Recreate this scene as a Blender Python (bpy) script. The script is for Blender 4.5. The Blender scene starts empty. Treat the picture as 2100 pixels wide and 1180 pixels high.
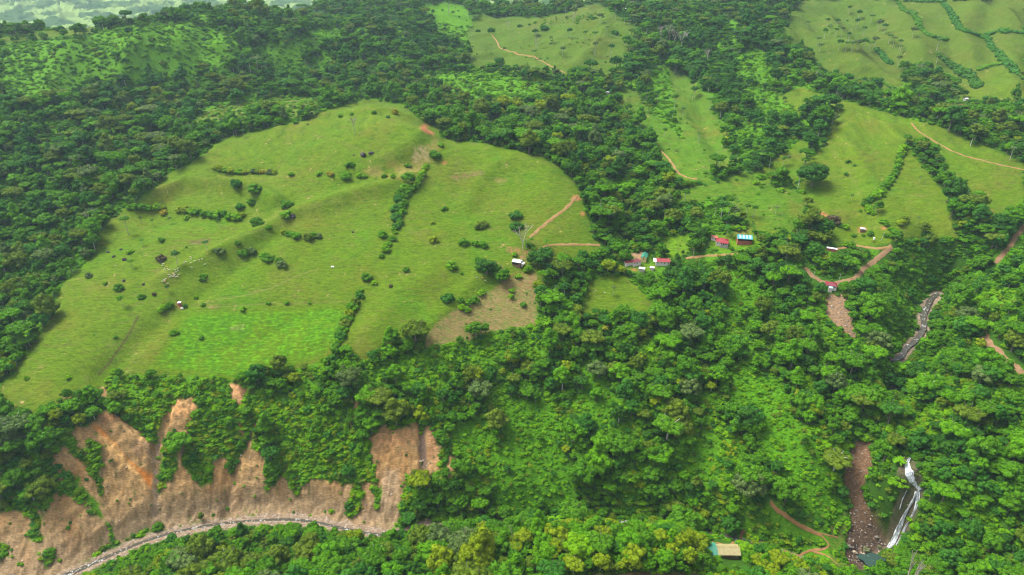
import bpy, bmesh, math, random
import numpy as np
from mathutils import Vector, Matrix, noise as mnoise

SC = bpy.context.scene
COL = SC.collection
R = math.radians
random.seed(7)
rng = np.random.default_rng(7)

# ------------------------------------------------------------------ camera
CAM_Z = 420.0
TILT = R(27.0)
FPX = 1403.0
cam_d = bpy.data.cameras.new('camera')
cam_d.sensor_width = 36.0
cam_d.lens = FPX / 2100.0 * 36.0
cam_d.clip_start = 1.0
cam_d.clip_end = 30000.0
cam = bpy.data.objects.new('camera', cam_d)
COL.objects.link(cam)
cam.location = (0, 0, CAM_Z)
cam.rotation_euler = (math.pi / 2 - TILT, 0, 0)
SC.camera = cam

# ------------------------------------------------------------------ light
SUN_EL, SUN_AZ = 60.0, -68.0          # azimuth from +Y, negative = towards -X
world = bpy.data.worlds.new('World')
SC.world = world
world.use_nodes = True
wn = world.node_tree
for n in list(wn.nodes):
    wn.nodes.remove(n)
sky = wn.nodes.new('ShaderNodeTexSky')
sky.sky_type = 'NISHITA'
sky.sun_disc = False
sky.sun_elevation = R(SUN_EL)
sky.sun_rotation = R(SUN_AZ)
sky.air_density = 1.0
sky.dust_density = 6.0
sky.ozone_density = 1.0
bgn = wn.nodes.new('ShaderNodeBackground')
bgn.inputs['Strength'].default_value = 0.15
won = wn.nodes.new('ShaderNodeOutputWorld')
veil = wn.nodes.new('ShaderNodeHueSaturation')          # a cloud deck: the sky's own light with most of its blue taken out
veil.inputs['Saturation'].default_value = 0.22
wn.links.new(sky.outputs[0], veil.inputs['Color'])
wn.links.new(veil.outputs[0], bgn.inputs['Color'])
wn.links.new(bgn.outputs[0], won.inputs['Surface'])
sd = bpy.data.lights.new('sun', 'SUN')
sd.energy = 2.6
sd.angle = R(24)
sd.color = (1.0, 0.96, 0.88)
sun = bpy.data.objects.new('sun', sd)
COL.objects.link(sun)
sv = Vector((math.sin(R(SUN_AZ)) * math.cos(R(SUN_EL)), math.cos(R(SUN_AZ)) * math.cos(R(SUN_EL)), math.sin(R(SUN_EL))))
sun.rotation_euler = sv.to_track_quat('Z', 'Y').to_euler()
sun.location = sv * 900
SC.view_settings.view_transform = 'Standard'
SC.view_settings.look = 'None'
SC.view_settings.gamma = 1.0
SC.view_settings.exposure = 0.95
SC.render.engine = 'CYCLES'
SC.cycles.use_denoising = True
SC.cycles.denoising_input_passes = 'RGB_ALBEDO_NORMAL'
SC.cycles.denoising_prefilter = 'ACCURATE'
SC.cycles.pixel_filter_type = 'BLACKMAN_HARRIS'
SC.cycles.filter_width = 1.15
SC.cycles.use_adaptive_sampling = False
SC.cycles.sample_clamp_indirect = 4
SC.cycles.max_bounces = 5
SC.cycles.diffuse_bounces = 3
SC.cycles.glossy_bounces = 2
SC.cycles.transmission_bounces = 2
SC.cycles.volume_bounces = 0
SC.cycles.transparent_max_bounces = 4
SC.cycles.volume_step_rate = 10

HAZE_D = 0.00005
# ------------------------------------------------------------------ noise
def _hash(ix, iy, seed):
    h = (ix.astype(np.int64) * 374761393 + iy.astype(np.int64) * 668265263 + seed * 1274126177) & 0xFFFFFFFF
    h = ((h ^ (h >> 13)) * 1274126177) & 0xFFFFFFFF
    return ((h ^ (h >> 16)) & 0xFFFF).astype(np.float32) / 65535.0

def perlin(x, y, seed=0):
    x0 = np.floor(x); y0 = np.floor(y)
    fx = (x - x0).astype(np.float32); fy = (y - y0).astype(np.float32)
    def g(dx, dy):
        a = _hash(x0 + dx, y0 + dy, seed) * 6.2831853
        return np.cos(a) * (fx - dx) + np.sin(a) * (fy - dy)
    sx = fx * fx * fx * (fx * (fx * 6 - 15) + 10); sy = fy * fy * fy * (fy * (fy * 6 - 15) + 10)
    a = g(0, 0) * (1 - sx) + g(1, 0) * sx
    b = g(0, 1) * (1 - sx) + g(1, 1) * sx
    return (a * (1 - sy) + b * sy) * 1.4

def fbm(x, y, octs=4, seed=0):
    s = 0; a = 1.0; t = 0
    for i in range(octs):
        s = s + a * perlin(x * 2 ** i, y * 2 ** i, seed + i * 17); t += a; a *= 0.5
    return s / t

def ss(a, b, x):
    t = np.clip((x - a) / (b - a), 0, 1)
    return t * t * (3 - 2 * t)

# ------------------------------------------------------------------ pixel of the photograph -> place on the ground
def ray(px, py):
    px = np.asarray(px, float); py = np.asarray(py, float)
    x = (px - 1050) / FPX; up = (590 - py) / FPX
    dy = math.cos(TILT) + up * math.sin(TILT)
    dz = -math.sin(TILT) + up * math.cos(TILT)
    return x / dy, -dz / dy            # X per Y, drop per Y

def at_z(px, py, z):
    u, t = ray(px, py)
    Y = (CAM_Z - np.asarray(z, float)) / t
    return u * Y, Y

# survey points: photograph pixel and height
CP = [
 (0,1180,-1),(100,1180,0),(60,1120,12),(20,1060,26),(30,960,52),(100,860,82),(60,780,94),(100,700,107),(150,600,122),(200,500,138),
 (300,405,163),(330,460,146),(450,290,192),(570,262,208),(760,212,228),(700,240,218),(870,262,219),(20,700,100),(50,600,112),(50,500,132),(10,400,158),(120,400,156),(100,300,186),(100,250,205),(250,300,182),(400,300,186),
 (10,200,228),(200,200,212),(10,140,250),(10,88,274),(120,70,276),(200,66,280),(300,60,283),(300,110,262),(400,30,298),(500,20,304),(450,120,246),(350,200,207),(300,150,236),(620,212,207),(560,190,202),
 (600,150,215),(600,60,275),(700,90,252),(700,150,215),(800,180,200),(850,100,240),(1000,110,230),(1000,60,255),(1060,38,264),(1210,18,284),(1200,80,258),(1100,150,220),(1100,180,214),(1130,120,232),(1260,110,240),
 (900,5,292),(800,3,296),(700,3,296),
 (360,560,130),(350,480,146),(430,385,170),(500,352,177),(600,450,157),(700,400,170),(850,350,187),(900,290,199),(1000,300,199),(1150,340,184),(1180,410,167),(1000,400,167),(900,500,144),
 (1060,540,132),(750,550,134),(750,720,99),(700,600,122),(500,640,112),(500,700,99),(400,750,90),(300,780,87),(230,800,85),(600,760,87),(740,760,88),
 (360,840,72),(480,800,78),(400,1072,1),(550,1056,1),(700,1078,2),(800,1082,2),(350,950,38),(250,1000,29),(250,880,66),(650,900,49),(600,830,68),(650,990,22),(800,880,55),(880,880,56),(800,960,32),(900,990,26),(850,1050,7),
 (850,690,102),(1050,600,118),(950,640,110),(1000,700,92),(1000,800,69),(1100,850,54),(1050,1000,22),(1100,1060,8),(1220,620,106),(1320,640,104),
 (1200,720,88),(1200,850,58),
 (900,250,195),(900,200,200),(1000,250,193),(1000,200,205),(1100,250,190),(1200,200,206),(1200,300,176),(1250,400,154),(1300,480,135),(1330,535,125),(1500,490,135),(1430,520,128),(1260,600,111),(1300,680,96),
 (1400,750,84),(1500,850,62),(1600,800,76),(1550,950,44),(1300,900,50),(1300,1000,28),(1450,1050,20),(1400,650,101),(1600,650,104),(1600,550,126),(1580,450,150),(1650,370,168),(1600,300,184),
 (1400,300,180),(1400,400,158),(1350,200,205),(1400,130,232),(1500,250,190),(1500,160,224),(1600,100,255),(1500,40,284),(1400,30,285),(1300,30,285),(1600,200,212),(1640,190,216),(1600,10,300),
 (1475,1133,22),(1640,1090,22),(1580,1040,35),(1780,1115,8),(1760,1000,35),(1770,910,58),(1740,690,100),(1700,610,118),(1703,592,121),(1790,1160,4),(1720,1150,10),(1700,900,64),(1650,980,44),(1700,780,84),
 (1838,1120,7),(1832,1080,14),(1880,1010,50),(1858,955,68),(1845,1000,50),(1905,1010,60),(1915,608,90),(1895,650,84),(1885,695,79),(1840,740,75),(1875,930,70),
 (1990,1100,46),(2080,1180,46),(1920,1130,30),(1950,900,84),(2050,800,105),(2090,760,111),(2010,680,116),(2075,490,150),(2000,600,124),(2090,580,135),(1850,850,86),(1790,800,86),(1940,780,95),
 (1830,620,112),(1750,500,135),(1830,508,136),(1700,440,151),(1800,400,165),(1770,470,143),(1720,238,207),(1800,252,205),(1860,295,195),(1900,400,165),(1960,490,145),(1950,330,186),(2100,350,182),(2080,420,163),
 (1640,182,217),(1760,216,213),(1870,250,206),(1980,285,196),(2090,322,188),
 (1850,232,203),(1900,200,205),(1960,160,222),(2000,100,250),(2050,200,212),(2090,280,194),(2080,20,300),(1900,60,272),(1900,8,304),(1750,60,262),(1760,120,236),(1700,150,222),(1700,5,300),
]
P = np.array([(*at_z(a, b, c), c) for a, b, c in CP])
# places the photograph does not show, given by X, Y and height
WP = np.array([
 (-420,300,20),(-300,300,12),(-150,300,26),(0,300,45),(150,300,40),(300,290,36),(420,270,50),(-200,340,12),(-90,345,24),(10,345,48),(110,345,50),(190,345,34),
 (-90,372,10),(30,372,33),(120,374,32),(0,398,2),(70,400,3),(140,396,4),(200,380,4),(0,408,5),(100,412,8),(-320,330,1),(-380,320,0),(-330,250,15),(0,240,60),(330,230,70),
 (-560,420,60),(-620,560,110),(-700,800,170),(-900,1100,260),(-1200,1500,250),(560,380,80),(650,520,140),(760,800,190),(900,1000,235),(1250,1300,320),(1500,1700,420),
 (60,1020,193),(-130,1000,197),(-200,960,205),(-250,1040,200),
 (-950,1500,200),(-700,1500,200),(-400,1560,255),(-1300,2000,120),(-700,2000,140),(-200,2000,215),(100,1900,260),(400,1900,300),(900,1800,370),(1500,2300,480),(700,2400,420),(200,2500,260),
 (-2200,2600,95),(-1400,2700,90),(-700,2800,90),(0,3000,150),(800,3200,420),(2000,3200,600),(-3000,4200,110),(-1500,4200,110),(0,4500,220),(1500,5000,500),(-5000,6500,420),(-2500,6800,420),(0,7200,520),(3000,7200,700),(6500,7200,700),(-8500,7000,500),(4000,4500,600),
])
P = np.vstack([P, WP])

# ------------------------------------------------------------------ thin plate surface through the survey points
def tps_fit(P, lam):
    n = len(P); xy = P[:, :2] / 500.0
    d2 = ((xy[:, None] - xy[None]) ** 2).sum(-1)
    K = 0.5 * d2 * np.log(d2 + 1e-12) + lam * np.eye(n)
    Q = np.hstack([np.ones((n, 1)), xy])
    A = np.zeros((n + 3, n + 3)); A[:n, :n] = K; A[:n, n:] = Q; A[n:, :n] = Q.T
    return np.linalg.solve(A, np.concatenate([P[:, 2], np.zeros(3)]))

def tps_eval(w, P, X, Y):
    n = len(P); xs = (X / 500.0).astype(np.float32).ravel(); ys = (Y / 500.0).astype(np.float32).ravel()
    out = (w[n] + w[n + 1] * xs + w[n + 2] * ys).astype(np.float32)
    for i in range(n):
        d2 = (xs - np.float32(P[i, 0] / 500)) ** 2 + (ys - np.float32(P[i, 1] / 500)) ** 2
        out += np.float32(w[i] * 0.5) * d2 * np.log(d2 + np.float32(1e-12))
    return out.reshape(X.shape)

NU = 1440
U = np.linspace(-1.28, 1.28, NU)
rows = [225.0]
while rows[-1] < 7300:
    y = rows[-1]
    if y < 330: d = 1.2
    elif y < 500: d = 0.85
    elif y < 1700: d = 0.85 * (y / 500) ** 1.25
    else: d = 0.85 * (1700 / 500) ** 1.25 * (y / 1700) ** 2.2
    rows.append(y + d)
YR = np.array(rows); NR = len(YR)
# coarse evaluation, then cubic-free smooth resampling in (u, row) space
cu = np.linspace(-1.28, 1.28, 361); cr = np.linspace(0, NR - 1, 420)
cy = np.interp(cr, np.arange(NR), YR)
W = tps_fit(P, 0.0004)
CZ = tps_eval(W, P, cu[None, :] * cy[:, None], np.repeat(cy[:, None], len(cu), 1)).astype(np.float64)

def resample(M, n, ax):
    # Catmull-Rom along an axis
    M = np.moveaxis(M, ax, 0); m = len(M)
    t = np.linspace(0, m - 1, n); i = np.minimum(t.astype(int), m - 2); f = (t - i)[:, None]
    p = [M[np.clip(i + k, 0, m - 1)] for k in (-1, 0, 1, 2)]
    o = 0.5 * (2 * p[1] + (p[2] - p[0]) * f + (2 * p[0] - 5 * p[1] + 4 * p[2] - p[3]) * f ** 2 + (3 * p[1] - p[0] - 3 * p[2] + p[3]) * f ** 3)
    return np.moveaxis(o, 0, ax)
Z = resample(resample(CZ, NU, 1), NR, 0)
GX = U[None, :] * YR[:, None]; GY = np.repeat(YR[:, None], NU, 1)
Z = np.clip(Z, -3, 900)

def gidx(x, y):
    x = np.asarray(x, float); y = np.asarray(y, float)
    r = np.interp(y, YR, np.arange(NR)); c = (x / np.maximum(y, 1) + 1.28) / 2.56 * (NU - 1)
    return np.clip(r, 0, NR - 1.001), np.clip(c, 0, NU - 1.001)

def hz(x, y):
    r, c = gidx(x, y); i = r.astype(int); j = c.astype(int); fr = r - i; fc = c - j
    return (Z[i, j] * (1 - fr) + Z[i + 1, j] * fr) * (1 - fc) + (Z[i, j + 1] * (1 - fr) + Z[i + 1, j + 1] * fr) * fc

def ground(px, py):
    """where the line of sight through each pixel meets the terrain"""
    u, t = ray(np.atleast_1d(px), np.atleast_1d(py))
    xs = []; ys = []
    for uu, tt in zip(u, t):
        c = np.clip((uu + 1.28) / 2.56 * (NU - 1), 0, NU - 1.001); j = int(c); f = c - j
        prof = Z[:, j] * (1 - f) + Z[:, j + 1] * f
        h = prof - (CAM_Z - YR * tt)
        k = np.argmax(h >= 0)
        if h[k] < 0: k = NR - 1
        if k > 0:
            a = -h[k - 1] / (h[k] - h[k - 1] + 1e-9); yy = YR[k - 1] + a * (YR[k] - YR[k - 1])
        else: yy = YR[0]
        xs.append(uu * yy); ys.append(yy)
    return np.array(xs), np.array(ys)

def densify(pts, step=8, closed=False):
    o = []; q = list(pts) + ([pts[0]] if closed else [])
    for a, b in zip(q[:-1], q[1:]):
        n = max(1, int(math.dist(a, b) / step))
        for k in range(n): o.append((a[0] + (b[0] - a[0]) * k / n, a[1] + (b[1] - a[1]) * k / n))
    if not closed: o.append(q[-1])
    return o

def line_dist(x, y, L):
    """distance of points from a polyline and the parameter (point index) along it"""
    best = np.full(x.shape, 1e9); par = np.zeros(x.shape)
    for k in range(len(L) - 1):
        a = np.array(L[k]); b = np.array(L[k + 1]); d = b - a; L2 = (d ** 2).sum() + 1e-9
        t = np.clip(((x - a[0]) * d[0] + (y - a[1]) * d[1]) / L2, 0, 1)
        dd = np.hypot(x - a[0] - t * d[0], y - a[1] - t * d[1])
        m = dd < best; best = np.where(m, dd, best); par = np.where(m, k + t, par)
    return best, par

def near_box(L, pad):
    L = np.array(L); y0 = L[:, 1].min() - pad; y1 = L[:, 1].max() + pad
    r0 = max(0, int(np.searchsorted(YR, y0)) - 1); r1 = min(NR, int(np.searchsorted(YR, y1)) + 1)
    uu = L[:, 0] / L[:, 1]; p = pad / max(y0, 200)
    c0 = max(0, int((uu.min() - p * 1.6 - .01 + 1.28) / 2.56 * (NU - 1))); c1 = min(NU, int((uu.max() + p * 1.6 + .01 + 1.28) / 2.56 * (NU - 1)) + 2)
    return slice(r0, r1), slice(c0, c1)

# spurs and hollows read off the photograph: pixel line, half width (m), height (m)
FEAT = [
 ([(850,372),(740,396),(650,424),(580,452),(470,512),(400,548),(340,578)], 12, 6),
 ([(300,408),(380,380),(450,380),(520,397),(565,420)], 11, 9),
 ([(1130,352),(1060,325),(1010,342),(980,382),(960,420)], 12, 3.5),
 ([(600,440),(560,482),(470,562),(350,645),(290,695),(210,770)], 11, -3.5),
 ([(900,560),(820,600),(760,680)], 14, 2.5),
 ([(300,440),(420,452),(560,452)], 14, -3),
 ([(560,350),(450,360),(340,395)], 13, -3.5),
 ([(740,640),(620,650),(500,720)], 14, -2),
 ([(880,330),(800,345),(700,372)], 12, -3),
 ([(870,268),(840,300),(790,330)], 10, 3),
 ([(640,236),(720,232),(800,226),(860,250)], 8, 3),
 ([(990,560),(940,620),(870,680),(820,700)], 9, 2.5),
 ([(1720,238),(1760,244),(1830,275),(1862,300)], 13, 7),
 ([(1640,182),(1700,196),(1760,216),(1870,250),(1980,287),(2095,325)], 18, 5),
 ([(1740,250),(1760,330),(1790,400),(1830,450),(1860,480)], 14, 4),
 ([(1700,440),(1740,442),(1790,455),(1830,500)], 9, 3),
 ([(1380,150),(1420,200),(1450,270),(1490,340)], 12, -5),
 ([(960,130),(1010,112),(1080,108),(1140,120)], 12, 4),
 ([(1750,110),(1790,150),(1840,175)], 14, 6),
 ([(1700,50),(1735,100),(1760,150)], 18, 8),
 ([(1850,40),(1880,100),(1905,180)], 20, 8),
 ([(2000,5),(1975,70),(1995,140)], 22, 8),
 ([(1950,85),(1965,150)], 16, -7),
 ([(1640,60),(1690,140)], 16, -6),
 ([(2060,30),(2070,100),(2080,190)], 20, 7),
 ([(600,70),(560,120),(520,180)], 22, 10),
 ([(300,70),(270,120),(250,170)], 20, 9),
 ([(150,90),(130,140),(100,200)], 20, 8),
 ([(420,60),(400,130)], 18, -8),
 ([(1250,30),(1230,90),(1180,140)], 16, 6),
 ([(1800,215),(1860,208),(1900,212),(1960,215)], 12, 5),
]
def add_feature(L, w, amp):
    L = [tuple(p) for p in L]
    rs, cs = near_box(L, w * 3)
    d, _ = line_dist(GX[rs, cs], GY[rs, cs], L)
    Z[rs, cs] += amp * np.exp(-(d / w) ** 2)
for pts, w, amp in FEAT:
    x, y = ground(*np.array(densify(pts, 30)).T)
    add_feature(list(zip(x, y)), w, amp * 1.15)
# ------------------------------------------------------------------ river beds
RIV = [(60,1215,-1),(110,1190,-1),(165,1166,-.8),(230,1136,-.5),(300,1107,-.2),(370,1087,0),(440,1074,.3),(520,1066,.5),(600,1064,.7),(660,1072,.9),(720,1085,1.1),(790,1095,1.3)]
rx, ry = at_z(*np.array([(a, b, c) for a, b, c in RIV]).T)
RIVER = list(zip(rx, ry)) + [(-70, 399), (-20, 402), (60, 405), (120, 402), (170, 388), (198, 372), (215, 366)]
RIVZ = [c for _, _, c in RIV] + [1.6, 1.9, 2.3, 2.7, 3.2, 3.7, 4.0]
RIVW = [4.5] * 6 + [4.5] * 6 + [4.5] * 7
UPR = [(1925,600,91),(1915,609,90),(1903,625,87),(1893,650,84),(1893,675,81),(1880,697,79),(1860,715,77),(1845,735,75.5),(1832,748,74.5)]
ux, uy = at_z(*np.array(UPR).T)
fx_, fy_ = at_z([1876, 1868, 1862, 1858], [915, 930, 943, 953], [70.5, 70, 69, 68])
UPPER = list(zip(ux, uy)) + [(0.5 * (ux[-1] + fx_[0]) - 6, 0.5 * (uy[-1] + fy_[0]))] + list(zip(fx_, fy_))
UPZ = [c for _, _, c in UPR] + [72.5, 70.5, 70, 69, 68]

def smooth_line(L, n=6):
    A = np.array(L, float); m = len(A); o = []
    for k in range(m - 1):
        p = [A[max(0, min(m - 1, k + j))] for j in (-1, 0, 1, 2)]
        for f in np.arange(n) / n:
            o.append(0.5 * (2 * p[1] + (p[2] - p[0]) * f + (2 * p[0] - 5 * p[1] + 4 * p[2] - p[3]) * f ** 2 + (3 * p[1] - p[0] - 3 * p[2] + p[3]) * f ** 3))
    o.append(A[-1]); return np.array(o)

def carve(L, Zs, w0, w1, dip=0.0):
    A = smooth_line([(a[0], a[1], z) for a, z in zip(L, Zs)], 4)
    L2 = [tuple(p[:2]) for p in A]; zz = A[:, 2]
    rs, cs = near_box(L2, w1 + 4)
    d, par = line_dist(GX[rs, cs], GY[rs, cs], L2)
    zt = np.interp(par, np.arange(len(zz)), zz)
    k = 1 - ss(w0, w1, d)
    Z[rs, cs] = Z[rs, cs] * (1 - k) + (zt - dip * (1 - ss(0, w0 * 0.6, d))) * k
    return rs, cs, d

# ------------------------------------------------------------------ relief
fade = ss(225, 320, GY)
amp = 1.2 + 4.0 * ss(500, 1100, GY) + 10 * ss(1400, 2600, GY)
Z += amp * fade * fbm(GX / 95, GY / 95, 3, 5)
ridg = 1 - np.abs(fbm(GX / 150 + 3, GY / 210, 3, 11)) * 2
Z += (ridg - 0.55) * (2.0 + 12 * ss(850, 1300, GY) + 60 * ss(2200, 4500, GY)) * fade
Z += 0.35 * fade * fbm(GX / 9, GY / 9, 3, 23) * (1 - ss(1200, 2200, GY))

def poly_mask(pts, rough=1.6, step=7, pix=True, off=0.0):
    """even-odd test on the terrain grid of an outline given in photograph pixels"""
    if pix: x, y = ground(*np.array(densify(pts, step, True)).T)
    else: x, y = np.array(pts, float).T
    L = np.stack([x, y], 1)
    rs, cs = near_box(L, 8 + 3 * rough)
    wob = max(0, rough - 2)
    qx = GX[rs, cs] + wob * 2.2 * fbm(GX[rs, cs] / 26, GY[rs, cs] / 26, 3, 33) + rough * fbm(GX[rs, cs] / 7, GY[rs, cs] / 7, 3, 31) * (1 + GY[rs, cs] / 900)
    qy = GY[rs, cs] + wob * 2.2 * fbm(GX[rs, cs] / 26 + 9, GY[rs, cs] / 26, 3, 34) + rough * fbm(GX[rs, cs] / 7 + 50, GY[rs, cs] / 7, 3, 32) * (1 + GY[rs, cs] / 900)
    inside = np.zeros(qx.shape, bool)
    n = len(x)
    for k in range(n):
        x1, y1, x2, y2 = x[k], y[k], x[(k + 1) % n], y[(k + 1) % n]
        if y1 == y2: continue
        r = (YR[rs] > min(y1, y2) - 8 - 3 * rough) & (YR[rs] < max(y1, y2) + 8 + 3 * rough)
        if not r.any(): continue
        a = np.argmax(r); b = len(r) - np.argmax(r[::-1])
        yy = qy[a:b]; c = (yy > y1) != (yy > y2)
        inside[a:b] ^= c & (qx[a:b] < (x2 - x1) * (yy - y1) / (y2 - y1) + x1)
    return rs, cs, inside

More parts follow.
